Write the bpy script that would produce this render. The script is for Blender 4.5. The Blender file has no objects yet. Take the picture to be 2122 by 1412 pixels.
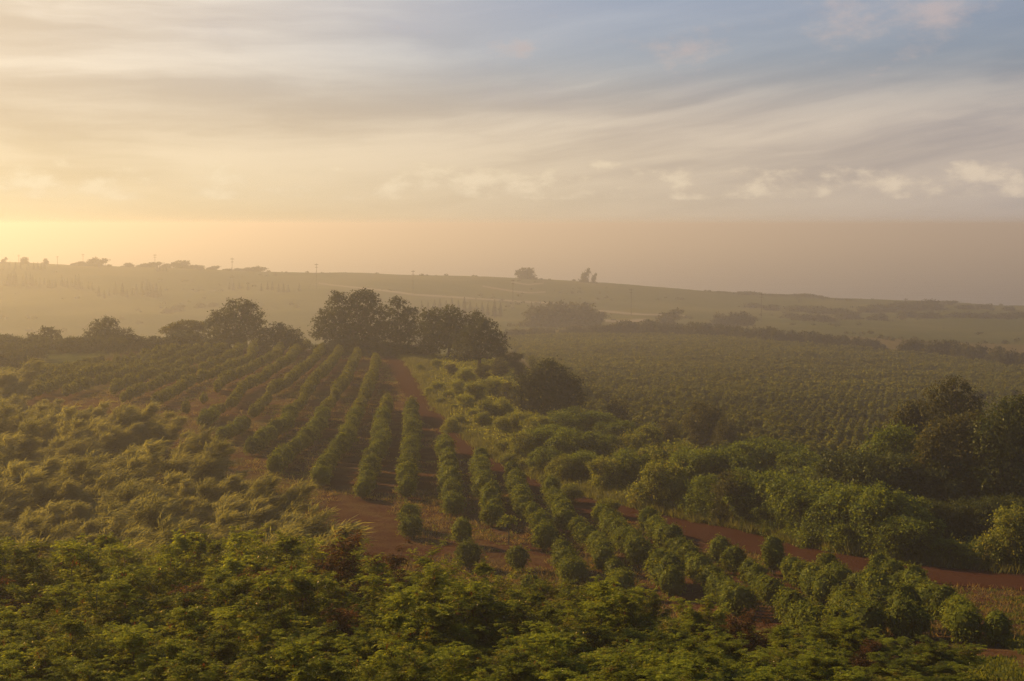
import bpy, math, random
import numpy as np

# ------------------------------------------------------------------ basics
SC = bpy.context.scene
COL = SC.collection
F = 2915.0          # focal length in photo pixels
CU, CV = 1061.0, 465.0   # photo column of the optical axis, photo row of the horizon
SEA = -110.0
SUN_AZ, SUN_EL = math.radians(-54.0), math.radians(26.0)
SUN_DIR = np.array([math.sin(SUN_AZ)*math.cos(SUN_EL), math.cos(SUN_AZ)*math.cos(SUN_EL), math.sin(SUN_EL)])
rng = np.random.default_rng(7)

def tag(o, label=None, cat=None, group=None, kind=None):
    if label: o['label'] = label
    if cat: o['category'] = cat
    if group: o['group'] = group
    if kind: o['kind'] = kind
    return o

def obj(name, me, mat=None, parent=None, loc=None, rz=0.0, sc=None):
    o = bpy.data.objects.new(name, me)
    COL.objects.link(o)
    if mat is not None and not me.materials:
        me.materials.append(mat)
    if parent is not None: o.parent = parent
    if loc is not None: o.location = loc
    o.rotation_euler = (0, 0, rz)
    if sc is not None: o.scale = sc if hasattr(sc, '__len__') else (sc, sc, sc)
    return o

def empty(name, loc=(0, 0, 0), rz=0.0, sc=None):
    o = bpy.data.objects.new(name, None)
    o.empty_display_size = 0.3
    COL.objects.link(o)
    o.location = loc
    o.rotation_euler = (0, 0, rz)
    if sc is not None: o.scale = sc if hasattr(sc, '__len__') else (sc, sc, sc)
    return o

def mesh_np(name, V, Q, tint=None, smooth=False):
    """mesh from vertex array (n,3) and face index array (m,k); tint is one float per face"""
    V = np.asarray(V, dtype=np.float32); Q = np.asarray(Q, dtype=np.int32)
    me = bpy.data.meshes.new(name)
    m, k = Q.shape
    me.vertices.add(len(V)); me.vertices.foreach_set('co', V.ravel())
    me.loops.add(m*k); me.loops.foreach_set('vertex_index', Q.ravel())
    me.polygons.add(m)
    me.polygons.foreach_set('loop_start', np.arange(0, m*k, k, dtype=np.int32))
    if smooth: me.polygons.foreach_set('use_smooth', np.ones(m, dtype=bool))
    if tint is not None:
        a = me.attributes.new('tint', 'FLOAT', 'FACE')
        a.data.foreach_set('value', np.asarray(tint, dtype=np.float32))
    me.update(calc_edges=True)
    return me

def norm(a):
    return a/np.maximum(np.linalg.norm(a, axis=-1, keepdims=True), 1e-9)

class Leaves:
    """collects diamond-shaped leaf faces"""
    def __init__(self): self.V = []; self.T = []
    def add(self, base, d, n, L, W, tint):
        d = norm(d); s = norm(np.cross(n, d))
        L = np.broadcast_to(np.asarray(L, float).reshape(-1, 1), (len(base), 1))
        W = np.broadcast_to(np.asarray(W, float).reshape(-1, 1), (len(base), 1))
        up = norm(np.cross(d, s))
        mid = base + d*L*0.45 + up*W*0.12
        v = np.stack([base, mid + s*W*0.5, base + d*L, mid - s*W*0.5], axis=1)
        self.V.append(v.reshape(-1, 3)); self.T.append(np.broadcast_to(tint, (len(base),)))
    def xform(self, R, t):
        pass
    def arrays(self):
        V = np.concatenate(self.V); T = np.concatenate(self.T)
        return V, np.arange(len(V)).reshape(-1, 4), T
    def mesh(self, name):
        V, Q, T = self.arrays()
        return mesh_np(name, V, Q, T)

class Tubes:
    """collects tapered tubes"""
    def __init__(self): self.V = []; self.Q = []; self.n = 0
    def add(self, P, R, k=6):
        P = np.asarray(P, float); R = np.asarray(R, float)
        T = norm(np.gradient(P, axis=0))
        ref = np.where(np.abs(T[:, 2:3]) > 0.9, np.array([[1., 0, 0]]), np.array([[0, 0, 1.]]))
        A = norm(np.cross(T, ref)); B = np.cross(T, A)
        th = np.arange(k)*2*np.pi/k
        ring = P[:, None, :] + R[:, None, None]*(A[:, None, :]*np.cos(th)[None, :, None] + B[:, None, :]*np.sin(th)[None, :, None])
        m = len(P); i0 = self.n
        self.V.append(ring.reshape(-1, 3)); self.n += m*k
        i = np.arange(m-1)[:, None]*k; j = np.arange(k)[None, :]
        q = np.stack([i+j, i+(j+1) % k, i+k+(j+1) % k, i+k+j], axis=-1).reshape(-1, 4) + i0
        self.Q.append(q)
    def mesh(self, name):
        return mesh_np(name, np.concatenate(self.V), np.concatenate(self.Q), smooth=True)

def curve_path(p0, p1, bend, n=6):
    t = np.linspace(0, 1, n)[:, None]
    return p0*(1-t) + p1*t + bend*(4*t*(1-t))

# ------------------------------------------------------------------ materials
class NT:
    def __init__(self, tree): self.t = tree; self.t.nodes.clear()
    def n(self, typ, **kw):
        x = self.t.nodes.new(typ)
        for k, v in kw.items(): setattr(x, k, v)
        return x
    def l(self, a, b): self.t.links.new(a, b)
    def s(self, sock, val):
        if isinstance(val, bpy.types.NodeSocket): self.l(val, sock)
        elif val is not None: sock.default_value = val
    def m(self, op, a, b=None, c=None, clamp=False):
        x = self.n('ShaderNodeMath', operation=op); x.use_clamp = clamp
        self.s(x.inputs[0], a)
        if b is not None: self.s(x.inputs[1], b)
        if c is not None: self.s(x.inputs[2], c)
        return x.outputs[0]
    def mix(self, f, a, b, mode='MIX'):
        x = self.n('ShaderNodeMix', data_type='RGBA', blend_type=mode)
        x.clamp_factor = True
        self.s(x.inputs[0], f)
        for i, v in ((6, a), (7, b)):
            if isinstance(v, tuple) and len(v) == 3: v = (*v, 1)
            self.s(x.inputs[i], v)
        return x.outputs[2]
    def mapr(self, v, a, b, c=0.0, d=1.0, smooth=False):
        x = self.n('ShaderNodeMapRange')
        if smooth: x.interpolation_type = 'SMOOTHSTEP'
        for i, q in enumerate((v, a, b, c, d)): self.s(x.inputs[i], q)
        return x.outputs[0]
    def noise(self, vec, scale, detail=3.0, rough=0.55, dist=0.0):
        x = self.n('ShaderNodeTexNoise')
        if vec is not None: self.l(vec, x.inputs['Vector'])
        x.inputs['Scale'].default_value = scale; x.inputs['Detail'].default_value = detail
        x.inputs['Roughness'].default_value = rough; x.inputs['Distortion'].default_value = dist
        return x.outputs[0]
    def xyz(self, x, y, z=0.0):
        c = self.n('ShaderNodeCombineXYZ')
        self.s(c.inputs[0], x); self.s(c.inputs[1], y); self.s(c.inputs[2], z)
        return c.outputs[0]

def new_mat(name):
    m = bpy.data.materials.new(name); m.use_nodes = True
    t = NT(m.node_tree)
    out = t.n('ShaderNodeOutputMaterial')
    return m, t, out

def leaf_mat(name, dark, light, trans=0.38, rough=0.5, spec=0.35, dry=None, dryamt=0.0):
    m, t, out = new_mat(name)
    at = t.n('ShaderNodeAttribute', attribute_name='tint')
    oi = t.n('ShaderNodeObjectInfo')
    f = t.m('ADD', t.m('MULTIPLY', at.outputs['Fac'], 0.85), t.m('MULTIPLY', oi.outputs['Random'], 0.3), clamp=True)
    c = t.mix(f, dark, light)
    if dry:
        geo = t.n('ShaderNodeTexCoord')
        d = t.mapr(t.noise(geo.outputs['Object'], 0.9, 2.0), 0.55, 0.75, 0.0, dryamt)
        c = t.mix(d, c, dry)
    df = t.n('ShaderNodeBsdfDiffuse'); t.l(c, df.inputs['Color'])
    gl = t.n('ShaderNodeBsdfGlossy'); gl.inputs['Roughness'].default_value = rough; gl.inputs['Color'].default_value = (0.9, 0.9, 0.8, 1)
    p = t.n('ShaderNodeMixShader'); p.inputs[0].default_value = spec*0.05
    t.l(df.outputs[0], p.inputs[1]); t.l(gl.outputs[0], p.inputs[2])
    tr = t.n('ShaderNodeBsdfTranslucent')
    t.l(t.mix(1.0, c, (2.5, 2.0, 0.75), 'MULTIPLY'), tr.inputs['Color'])
    mx = t.n('ShaderNodeMixShader'); mx.inputs[0].default_value = trans
    t.l(p.outputs[0], mx.inputs[1]); t.l(tr.outputs[0], mx.inputs[2]); t.l(mx.outputs[0], out.inputs['Surface'])
    return m

def bark_mat(name, a, b):
    m, t, out = new_mat(name)
    tc = t.n('ShaderNodeTexCoord')
    mp = t.n('ShaderNodeMapping'); mp.inputs['Scale'].default_value = (6, 6, 1.2)
    t.l(tc.outputs['Object'], mp.inputs[0])
    c = t.mix(t.noise(mp.outputs[0], 3.0, 4.0), a, b)
    p = t.n('ShaderNodeBsdfPrincipled'); t.l(c, p.inputs['Base Color']); p.inputs['Roughness'].default_value = 0.9
    t.l(p.outputs[0], out.inputs['Surface'])
    return m

M = {}
M['coffee'] = leaf_mat('coffee_leaf', (0.020, 0.033, 0.006), (0.150, 0.180, 0.016), 0.26, 0.5, 0.15)
M['coffee_far'] = leaf_mat('far_coffee_leaf', (0.030, 0.038, 0.008), (0.135, 0.146, 0.020), 0.28, 0.6, 0.1)
M['koa'] = leaf_mat('koa_leaf', (0.015, 0.027, 0.004), (0.190, 0.230, 0.020), 0.40, 0.5, 0.3, (0.17, 0.125, 0.035), 0.7)
M['koa_dry'] = leaf_mat('withered_leaf', (0.030, 0.018, 0.009), (0.085, 0.045, 0.020), 0.3, 0.7, 0.15)
M['pod'] = leaf_mat('seed_pod', (0.035, 0.012, 0.006), (0.14, 0.042, 0.016), 0.3, 0.5, 0.3)
M['flower'] = leaf_mat('flower_puff', (0.45, 0.42, 0.30), (0.70, 0.66, 0.5), 0.3, 0.8, 0.1)
M['iron'] = leaf_mat('ironwood_needle', (0.072, 0.083, 0.042), (0.160, 0.172, 0.090), 0.42, 0.6, 0.2)
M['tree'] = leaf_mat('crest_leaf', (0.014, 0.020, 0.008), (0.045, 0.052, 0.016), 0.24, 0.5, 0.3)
M['shrub'] = leaf_mat('hedge_leaf', (0.028, 0.043, 0.009), (0.185, 0.215, 0.030), 0.40, 0.5, 0.3, (0.17, 0.13, 0.04), 0.5)
M['green'] = leaf_mat('lush_leaf', (0.017, 0.033, 0.007), (0.115, 0.155, 0.018), 0.38, 0.5, 0.3)
M['deep'] = leaf_mat('deep_green_leaf', (0.011, 0.020, 0.006), (0.058, 0.074, 0.014), 0.26, 0.5, 0.3)
M['brown'] = leaf_mat('olive_leaf', (0.018, 0.022, 0.008), (0.078, 0.080, 0.025), 0.33, 0.5, 0.3)
M['far'] = leaf_mat('far_leaf', (0.024, 0.028, 0.012), (0.060, 0.062, 0.022), 0.22, 0.7, 0.2)
M['pine'] = leaf_mat('pine_needle', (0.008, 0.013, 0.006), (0.022, 0.028, 0.012), 0.05, 0.7, 0.2)
M['grass'] = leaf_mat('verge_grass', (0.036, 0.048, 0.016), (0.100, 0.110, 0.036), 0.34, 0.6, 0.2)
M['straw'] = leaf_mat('dry_grass', (0.060, 0.050, 0.027), (0.140, 0.115, 0.062), 0.35, 0.7, 0.15)
M['weed'] = leaf_mat('weed_leaf', (0.030, 0.042, 0.010), (0.080, 0.100, 0.018), 0.4, 0.6, 0.2)
M['bark'] = bark_mat('bark', (0.035, 0.026, 0.018), (0.090, 0.070, 0.050))
M['pole'] = bark_mat('weathered_pole', (0.055, 0.040, 0.030), (0.11, 0.085, 0.065))
M['iron_metal'] = bark_mat('grey_ceramic', (0.12, 0.11, 0.10), (0.2, 0.19, 0.18))

# ------------------------------------------------------------------ terrain
NEAR = [(-55, -1.9), (0, -2.1), (8, -4.4), (20, -8.6), (35, -13.0), (55, -17.6), (72, -21.2)]
PROF = {
 -900: [(90, -23.6), (150, -23.8), (275, -24.2), (320, -28), (400, -40), (550, -51), (700, -55), (850, -48), (950, -42), (1080, -30), (1150, -27), (1250, -36)],
 0:    [(90, -23.6), (150, -24.0), (275, -24.4), (320, -28), (400, -40), (550, -52), (700, -56.5), (850, -51), (950, -45), (1060, -34), (1150, -30), (1250, -38)],
 350:  [(90, -23.8), (150, -24.3), (272, -24.5), (320, -28), (400, -40), (550, -52), (700, -57), (850, -53), (950, -47), (1060, -38), (1150, -35), (1250, -44)],
 700:  [(90, -24.2), (150, -24.5), (262, -24.5), (305, -27), (400, -39), (550, -50), (700, -56), (850, -51), (950, -44), (1050, -40.5), (1150, -39), (1250, -48)],
 1000: [(90, -24.4), (150, -24.7), (255, -24.8), (300, -28), (350, -34), (450, -41), (600, -47), (800, -53), (950, -50), (1050, -45), (1150, -41.5), (1250, -50)],
 1250: [(90, -24.2), (125, -24.8), (150, -26), (190, -28.6), (240, -31.4), (300, -34.8), (400, -39.8), (500, -43.5), (600, -46.5), (800, -53), (950, -54), (1050, -51), (1150, -47), (1250, -56)],
 1500: [(90, -23.9), (125, -25.0), (150, -27), (190, -29.4), (240, -32.0), (300, -35.2), (400, -40), (520, -43.8), (600, -47), (800, -53.5), (950, -57), (1150, -54.5), (1250, -62)],
 1800: [(85, -23.4), (105, -24.2), (130, -26.5), (180, -30), (240, -33.4), (300, -36.6), (400, -42), (500, -45.5), (600, -48.5), (800, -55), (950, -58.5), (1050, -60), (1150, -61), (1250, -68)],
 2122: [(82, -22.8), (95, -23.5), (115, -25), (180, -31), (240, -34.5), (300, -37.5), (400, -43), (520, -48), (600, -50.5), (800, -57), (950, -61), (1150, -66.5), (1250, -73)],
 3000: [(82, -22.0), (95, -22.8), (115, -24.5), (180, -31), (240, -35.5), (300, -38.5), (400, -44), (520, -49), (600, -52), (800, -59), (950, -64), (1150, -72), (1250, -80)],
}
TAIL = [(1400, -100), (1520, -122), (2000, -135)]
YO = 60.0
NS, NL = 640, 520
SV = np.linspace(-1.5, 1.5, NS)
LV = np.linspace(math.log(5.5), math.log(1560 + YO), NL)
YL = np.exp(LV) - YO
us = sorted(PROF)
prof = []
for u in us:
    pts = NEAR + PROF[u] + TAIL
    l = np.log(np.array([p[0] for p in pts], float) + YO)
    prof.append(np.interp(LV, l, [p[1] for p in pts]))
prof = np.array(prof)
X = SV[:, None]*(YL[None, :] + YO)
U = CU + F*X/np.maximum(YL[None, :], 25.0)
U = np.clip(U, us[0], us[-1])
ui = np.searchsorted(us, U, side='right') - 1
ui = np.clip(ui, 0, len(us)-2)
ua = np.array(us, float)
ft = (U - ua[ui])/(ua[ui+1] - ua[ui]); ft = ft*ft*(3-2*ft)*0.5 + ft*0.5
jj = np.broadcast_to(np.arange(NL)[None, :], U.shape)
Z = prof[ui, jj]*(1-ft) + prof[ui+1, jj]*ft
for _ in range(10):
    Zp = np.pad(Z, 1, mode='edge')
    Z = (Zp[:-2, 1:-1] + Zp[2:, 1:-1] + Zp[1:-1, :-2] + Zp[1:-1, 2:] + 2*Z)/6
YY = np.broadcast_to(YL[None, :], Z.shape)
def waves(x, y, seed, n, lo, hi):
    r = np.random.default_rng(seed); o = 0
    for _ in range(n):
        w = np.exp(r.uniform(math.log(lo), math.log(hi))); a = r.uniform(0, 2*np.pi)
        o = o + np.sin((x*math.cos(a) + y*math.sin(a))*2*np.pi/w + r.uniform(0, 7))
    return o/math.sqrt(n)
Z = Z + waves(X, YY, 3, 8, 9, 30)*0.10*np.clip((YY-20)/60, 0, 1) + waves(X, YY, 4, 8, 60, 220)*0.9*np.clip((YY-450)/300, 0, 1)*np.clip((1300-YY)/200, 0, 1)

def H(x, y):
    x = np.asarray(x, float); y = np.asarray(y, float)
    l = np.log(np.maximum(y + YO, 5.6)); s = x/np.maximum(y + YO, 5.6)
    a = np.clip((s-SV[0])/(SV[1]-SV[0]), 0, NS-1.001); b = np.clip((l-LV[0])/(LV[1]-LV[0]), 0, NL-1.001)
    i = a.astype(int); j = b.astype(int); fa = a-i; fb = b-j
    return Z[i, j]*(1-fa)*(1-fb) + Z[i+1, j]*fa*(1-fb) + Z[i, j+1]*(1-fa)*fb + Z[i+1, j+1]*fa*fb

YS = np.exp(np.linspace(math.log(68), math.log(1500), 2600))
def at(u, v, h=0.0):
    """point of the ground whose spot h metres above it lies on the photo ray (u, v)"""
    zr = -(v-CV)/F*YS; xr = (u-CU)/F*YS
    below = zr <= H(xr, YS) + h
    k = int(np.argmax(below)) if below.any() else len(YS)-1
    y = YS[k]; x = xr[k]
    return np.array([x, y, float(H(x, y))])
def at_y(u, y):
    x = (u-CU)/F*y
    return np.array([x, y, float(H(x, y))])
def proj(x, y, z):
    return CU + F*x/np.maximum(y, 1), CV - F*z/np.maximum(y, 1)
def inpoly(px, py, poly):
    px = np.asarray(px); py = np.asarray(py); c = np.zeros(px.shape, bool)
    n = len(poly)
    for i in range(n):
        x1, y1 = poly[i]; x2, y2 = poly[i-1]
        c ^= ((y1 > py) != (y2 > py)) & (px < (x2-x1)*(py-y1)/(y2-y1+1e-12) + x1)
    return c

# edges of the dirt track in the photo, carried to the ground
TR_R = [(826, 738), (870, 792), (905, 850), (960, 905), (1010, 945), (1070, 975), (1150, 1010), (1230, 1035), (1300, 1052), (1420, 1078), (1550, 1105), (1700, 1140), (1800, 1158), (1950, 1178), (2122, 1190), (2330, 1205)]
TR_L = [(792, 738), (826, 800), (862, 852), (900, 893), (955, 940), (1030, 990), (1120, 1032), (1220, 1068), (1330, 1092), (1450, 1122), (1580, 1152), (1700, 1176), (1830, 1200), (1960, 1213), (2122, 1226), (2330, 1245)]
FIELD = np.array([at(u, v)[:2] for u, v in [(40, 815), (60, 775), (200, 748), (370, 722), (500, 722), (640, 722), (800, 736)] + TR_R + [(2400, 1412)]] + [[60, 44], [30, 44], [6, 48], [-2, 66], [-12, 78], [-22, 98], [-34, 120], [-44, 140], [-60, 170]])
field_poly = [tuple(p) for p in FIELD]
VALLEY_R = [(6, 210), (60, 175), (140, 190), (300, 560), (0, 640), (-2, 330)]

# land cover as three weights per ground vertex: red soil, coffee field soil, dry grass
soil = inpoly(X, YY, field_poly).astype(float)
fieldr = inpoly(X, YY, VALLEY_R).astype(float)
for _ in range(2):
    for A in (soil, fieldr):
        P = np.pad(A, 1, mode='edge'); A[:] = (P[:-2, 1:-1] + P[2:, 1:-1] + P[1:-1, :-2] + P[1:-1, 2:] + A)/5
idx = (np.arange(NS-1)[:, None]*NL + np.arange(NL-1)[None, :])
quad = np.stack([idx, idx+NL, idx+NL+1, idx+1], axis=-1).reshape(-1, 4)
gme = mesh_np('ground', np.stack([X, YY, Z], axis=-1).reshape(-1, 3), quad, smooth=True)
for nm, A in (('soil', soil), ('crop', fieldr)):
    a = gme.attributes.new(nm, 'FLOAT', 'POINT'); a.data.foreach_set('value', A.ravel().astype(np.float32))

m, t, out = new_mat('ground_cover')
geo = t.n('ShaderNodeNewGeometry'); P_ = geo.outputs['Position']
a1 = t.n('ShaderNodeAttribute', attribute_name='soil').outputs['Fac']
a2 = t.n('ShaderNodeAttribute', attribute_name='crop').outputs['Fac']
n1 = t.noise(P_, 0.05, 4.0); n2 = t.noise(P_, 0.5, 5.0, 0.65); n3 = t.noise(P_, 3.0, 5.0, 0.7); nf = t.noise(P_, 0.012, 5.0, 0.6)
red = t.mix(n3, (0.036, 0.0148, 0.0090), (0.076, 0.035, 0.0230))
litter = t.mix(n3, (0.052, 0.030, 0.014), (0.105, 0.066, 0.032))
red = t.mix(t.mapr(n2, 0.44, 0.60, 0.0, 0.9), red, litter)
red = t.mix(t.mapr(t.noise(P_, 9.0, 3.0, 0.7), 0.55, 0.70, 0.0, 0.6), red, (0.020, 0.011, 0.008))
red = t.mix(t.mapr(n1, 0.52, 0.70, 0.0, 0.45), red, (0.075, 0.080, 0.026))
gr = t.mix(t.mapr(n2, 0.35, 0.65), (0.028, 0.036, 0.011), (0.056, 0.062, 0.019))
gr = t.mix(t.mapr(nf, 0.46, 0.62), gr, t.mix(n2, (0.085, 0.078, 0.030), (0.065, 0.068, 0.022)))
crop = t.mix(t.mapr(n2, 0.35, 0.65), (0.055, 0.045, 0.022), (0.105, 0.085, 0.038))
c = t.mix(a2, gr, crop); c = t.mix(a1, c, red)
p = t.n('ShaderNodeBsdfPrincipled'); t.l(c, p.inputs['Base Color']); p.inputs['Roughness'].default_value = 0.95
p.inputs['Specular IOR Level'].default_value = 0.0
b = t.n('ShaderNodeBump'); b.inputs['Strength'].default_value = 0.8; b.inputs['Distance'].default_value = 0.25
t.l(t.m('ADD', n3, t.m('MULTIPLY', n2, 1.5)), b.inputs['Height']); t.l(b.outputs[0], p.inputs['Normal'])
t.l(p.outputs[0], out.inputs['Surface'])
ground = tag(obj('ground', gme, m), 'rolling farmland with red soil and olive grass falling to the sea', 'ground', kind='structure')

def strip(name, left, right, mat, lift=0.06, sub=10, across=5, y=None):
    def dense(pts):
        pts = np.array([at(u, v)[:2] for u, v in pts]); tt = np.arange(len(pts))
        q = np.linspace(0, len(pts)-1, (len(pts)-1)*sub+1)
        return np.stack([np.interp(q, tt, pts[:, 0]), np.interp(q, tt, pts[:, 1])], axis=1)
    Lp = dense(left); Rp = dense(right)
    w = np.linspace(0, 1, across+1)
    G = Lp[:, None, :]*(1-w)[None, :, None] + Rp[:, None, :]*w[None, :, None]
    r = np.random.default_rng(len(name))
    jit = np.cumsum(r.normal(0, 0.12, G.shape[0])); jit = (jit - np.convolve(jit, np.ones(9)/9, 'same'))
    G[:, 0, 0] += jit*1.2; G[:, -1, 0] += jit[::-1]*1.2
    V = np.dstack([G, H(G[..., 0], G[..., 1]) + lift]).reshape(-1, 3)
    k = across+1
    i = np.arange(G.shape[0]-1)[:, None]*k + np.arange(across)[None, :]
    Q = np.stack([i, i+1, i+k+1, i+k], axis=-1).reshape(-1, 4)
    return obj(name, mesh_np(name, V, Q, smooth=True), mat)

m, t, out = new_mat('track_soil')
geo = t.n('ShaderNodeNewGeometry'); P_ = geo.outputs['Position']
n2 = t.noise(P_, 0.35, 5.0, 0.65); n3 = t.noise(P_, 4.0, 5.0, 0.7)
c = t.mix(n3, (0.030, 0.0125, 0.0080), (0.062, 0.029, 0.0195))
c = t.mix(t.mapr(n2, 0.45, 0.65, 0, 0.6), c, (0.042, 0.0140, 0.008))
p = t.n('ShaderNodeBsdfPrincipled'); t.l(c, p.inputs['Base Color']); p.inputs['Roughness'].default_value = 0.95
p.inputs['Specular IOR Level'].default_value = 0.0
b = t.n('ShaderNodeBump'); b.inputs['Strength'].default_value = 0.7; b.inputs['Distance'].default_value = 0.2
t.l(n3, b.inputs['Height']); t.l(b.outputs[0], p.inputs['Normal']); t.l(p.outputs[0], out.inputs['Surface'])
TRACKMAT = m
tag(strip('dirt_track', TR_L, TR_R, m), 'bare red dirt track curving along the edge of the coffee rows', 'track', kind='structure')
m2, t, out = new_mat('pale_track')
geo = t.n('ShaderNodeNewGeometry')
c = t.mix(t.noise(geo.outputs['Position'], 0.2, 3.0), (0.060, 0.042, 0.022), (0.100, 0.070, 0.038))
p = t.n('ShaderNodeBsdfPrincipled'); t.l(c, p.inputs['Base Color']); p.inputs['Roughness'].default_value = 0.95
t.l(p.outputs[0], out.inputs['Surface'])
for pts, w in (([(660, 588), (760, 600), (860, 612), (960, 618), (1080, 626), (1180, 632)], 1.6), ([(1240, 645), (1330, 653), (1420, 656)], 1.6), ([(1235, 666), (1290, 667), (1340, 664)], 2.4), ([(1000, 594), (1060, 604), (1100, 608), (1130, 606)], 1.4), ([(1060, 586), (1095, 591), (1126, 588), (1128, 583), (1100, 578)], 1.2)):
    tag(strip('far_track', [(u, v+w) for u, v in pts], [(u, v-w) for u, v in pts], m2, 0.25, 8, 2), 'pale dirt farm track crossing the hazy fields near the coast', 'track', 'pale farm tracks', kind='structure')

# ------------------------------------------------------------------ sea
R = 60000.0
ys = np.concatenate([np.linspace(300, 8000, 30), np.geomspace(9000, R, 12)])
xs = np.linspace(-1, 1, 21)
SX = xs[:, None]*np.maximum(ys[None, :]*1.0, 6000); SY = np.broadcast_to(ys[None, :], SX.shape)
i = np.arange(20)[:, None]*len(ys) + np.arange(len(ys)-1)[None, :]
Q = np.stack([i, i+len(ys), i+len(ys)+1, i+1], axis=-1).reshape(-1, 4)
sme = mesh_np('sea', np.stack([SX, SY, np.full(SX.shape, SEA)], axis=-1).reshape(-1, 3), Q)
m, t, out = new_mat('sea_water')
geo = t.n('ShaderNodeNewGeometry')
mp = t.n('ShaderNodeMapping'); mp.inputs['Scale'].default_value = (0.35, 1.0, 1.0); t.l(geo.outputs['Position'], mp.inputs[0])
nz = t.m('ADD', t.noise(mp.outputs[0], 0.010, 6.0, 0.6), t.m('MULTIPLY', t.noise(mp.outputs[0], 0.06, 4.0, 0.6), 0.5))
c = t.mix(t.mapr(t.noise(mp.outputs[0], 0.0016, 4.0), 0.4, 0.6), (0.018, 0.034, 0.050), (0.035, 0.055, 0.072))
p = t.n('ShaderNodeBsdfPrincipled'); t.l(c, p.inputs['Base Color']); p.inputs['Roughness'].default_value = 0.32
p.inputs['IOR'].default_value = 1.33
b = t.n('ShaderNodeBump'); b.inputs['Strength'].default_value = 0.9; b.inputs['Distance'].default_value = 14.0
t.l(nz, b.inputs['Height']); t.l(b.outputs[0], p.inputs['Normal']); t.l(p.outputs[0], out.inputs['Surface'])
tag(obj('sea', sme, m), 'calm grey sea reaching to the hazy horizon', 'sea', kind='structure')

# ------------------------------------------------------------------ foliage generators
def crown_leaves(r, lobes, Lv, leaf, width, clump_r, dens, per, low=-0.55, fill=0.35, droop=0.25, up=0.45):
    """lobes: (cx, cy, cz, rx, ry, rz). Leaf clumps over the outer shell of the lobes, big dark filler leaves added inside to block light."""
    lobes = np.array(lobes, float)
    for k, lb in enumerate(lobes):
        c, rad = lb[:3], lb[3:]
        area = 4*np.pi*((rad[0]*rad[1])**1.6/3 + (rad[0]*rad[2])**1.6/3 + (rad[1]*rad[2])**1.6/3)**(1/1.6)
        n = max(4, int(area*dens))
        d = norm(r.normal(size=(n*2, 3))); d = d[d[:, 2] > low][:n]; n = len(d)
        bump = 1 + 0.16*waves(d[:, 0]*3, d[:, 1]*3 + d[:, 2]*2.3, 11*k+3, 5, 1.2, 4)
        pos = c + d*rad*(r.uniform(0.80, 1.04, (n, 1)))*bump[:, None]
        keep = np.ones(n, bool)
        for q, o in enumerate(lobes):
            if q != k:
                keep &= ((((pos-o[:3])/(o[3:]*0.8))**2).sum(1) > 1) | (r.random(n) < 0.12)
        pos = pos[keep]; d = d[keep]; n = len(pos)
        if n == 0: continue
        ct = np.clip(r.normal(0.42, 0.24, n), 0, 1)
        cs = r.uniform(0.6, 1.3, n)*clump_r
        cnt = per
        off = r.normal(size=(n, cnt, 3))*np.array([1, 1, 0.62])*cs[:, None, None]*0.6
        lp = (pos[:, None, :] + off).reshape(-1, 3)
        dd = np.repeat(d, cnt, axis=0)
        rnd = r.normal(size=lp.shape)
        nn = norm(dd*0.55 + np.array([0, 0, up]) + rnd*0.55)
        tan = norm(np.cross(nn, r.normal(size=lp.shape)) + dd*0.35 + np.array([0, 0, -droop]))
        tt = np.clip(np.repeat(ct, cnt)*0.75 + r.random(len(lp))*0.35 - 0.05, 0, 1)
        sz = r.uniform(0.65, 1.25, len(lp))
        Lv.add(lp, tan, nn, leaf*sz, width*sz, tt)
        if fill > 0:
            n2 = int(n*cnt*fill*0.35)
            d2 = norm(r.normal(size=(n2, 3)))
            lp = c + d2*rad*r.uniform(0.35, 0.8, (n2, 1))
            Lv.add(lp, r.normal(size=lp.shape), norm(r.normal(size=lp.shape)), leaf*1.9, width*2.2, np.full(n2, 0.1))  # oversized filler leaves in a fixed dark tint, added to stop light inside the crown

def fit(Lv, Tb, w, h):
    """scale collected leaves and tubes so the plant is w wide and h tall"""
    V = np.concatenate(Lv.V)
    rad = np.percentile(np.hypot(V[:, 0], V[:, 1]), 96); top = np.percentile(V[:, 2], 99.6)
    f = np.array([w*0.5/rad, w*0.5/rad, h/top])
    Lv.V = [v*f for v in Lv.V]; Tb.V = [v*f for v in Tb.V]

def tree_skeleton(r, lobes, trunk_h, rad, Tb, base_spread=0.0, k=7, trunks=1, limb_lim=12):
    lobes = np.array(lobes, float)
    for q in range(trunks):
        b0 = np.array([r.normal(0, 0.3)*(trunks > 1), r.normal(0, 0.3)*(trunks > 1), -0.25])
        fork = np.array([r.normal(0, 0.25), r.normal(0, 0.25), trunk_h])
        P = curve_path(b0, fork, np.array([r.normal(0, .15), r.normal(0, .15), 0]), 6)
        Tb.add(P, np.linspace(rad*1.25, rad*0.75, 6), k)
        for lb in lobes[q::trunks][:limb_lim]:
            e = lb[:3] + np.array([0, 0, lb[5]*0.3])
            P = curve_path(fork - np.array([0, 0, 0.1]), e, np.array([r.normal(0, .3), r.normal(0, .3), -0.12*np.linalg.norm(e-fork)]), 6)
            Tb.add(P, np.linspace(rad*0.6, rad*0.12, 6), 5)
            for _ in range(3):
                e2 = lb[:3] + norm(r.normal(size=3))*lb[3:]*0.85
                s = P[3 + r.integers(0, 2)]
                Tb.add(curve_path(s, e2, r.normal(0, .12, 3), 4), np.linspace(rad*0.25, rad*0.05, 4), 4)

def make_thing(name, loc, rz, sc, parts, label, cat, group=None, kind=None):
    """parts: (part name, mesh, material)"""
    o = empty(name, loc, rz, sc)
    for pn, me, mt in parts: obj(pn, me, mt, o)
    tag(o, label, cat, group, kind)
    return o

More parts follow.
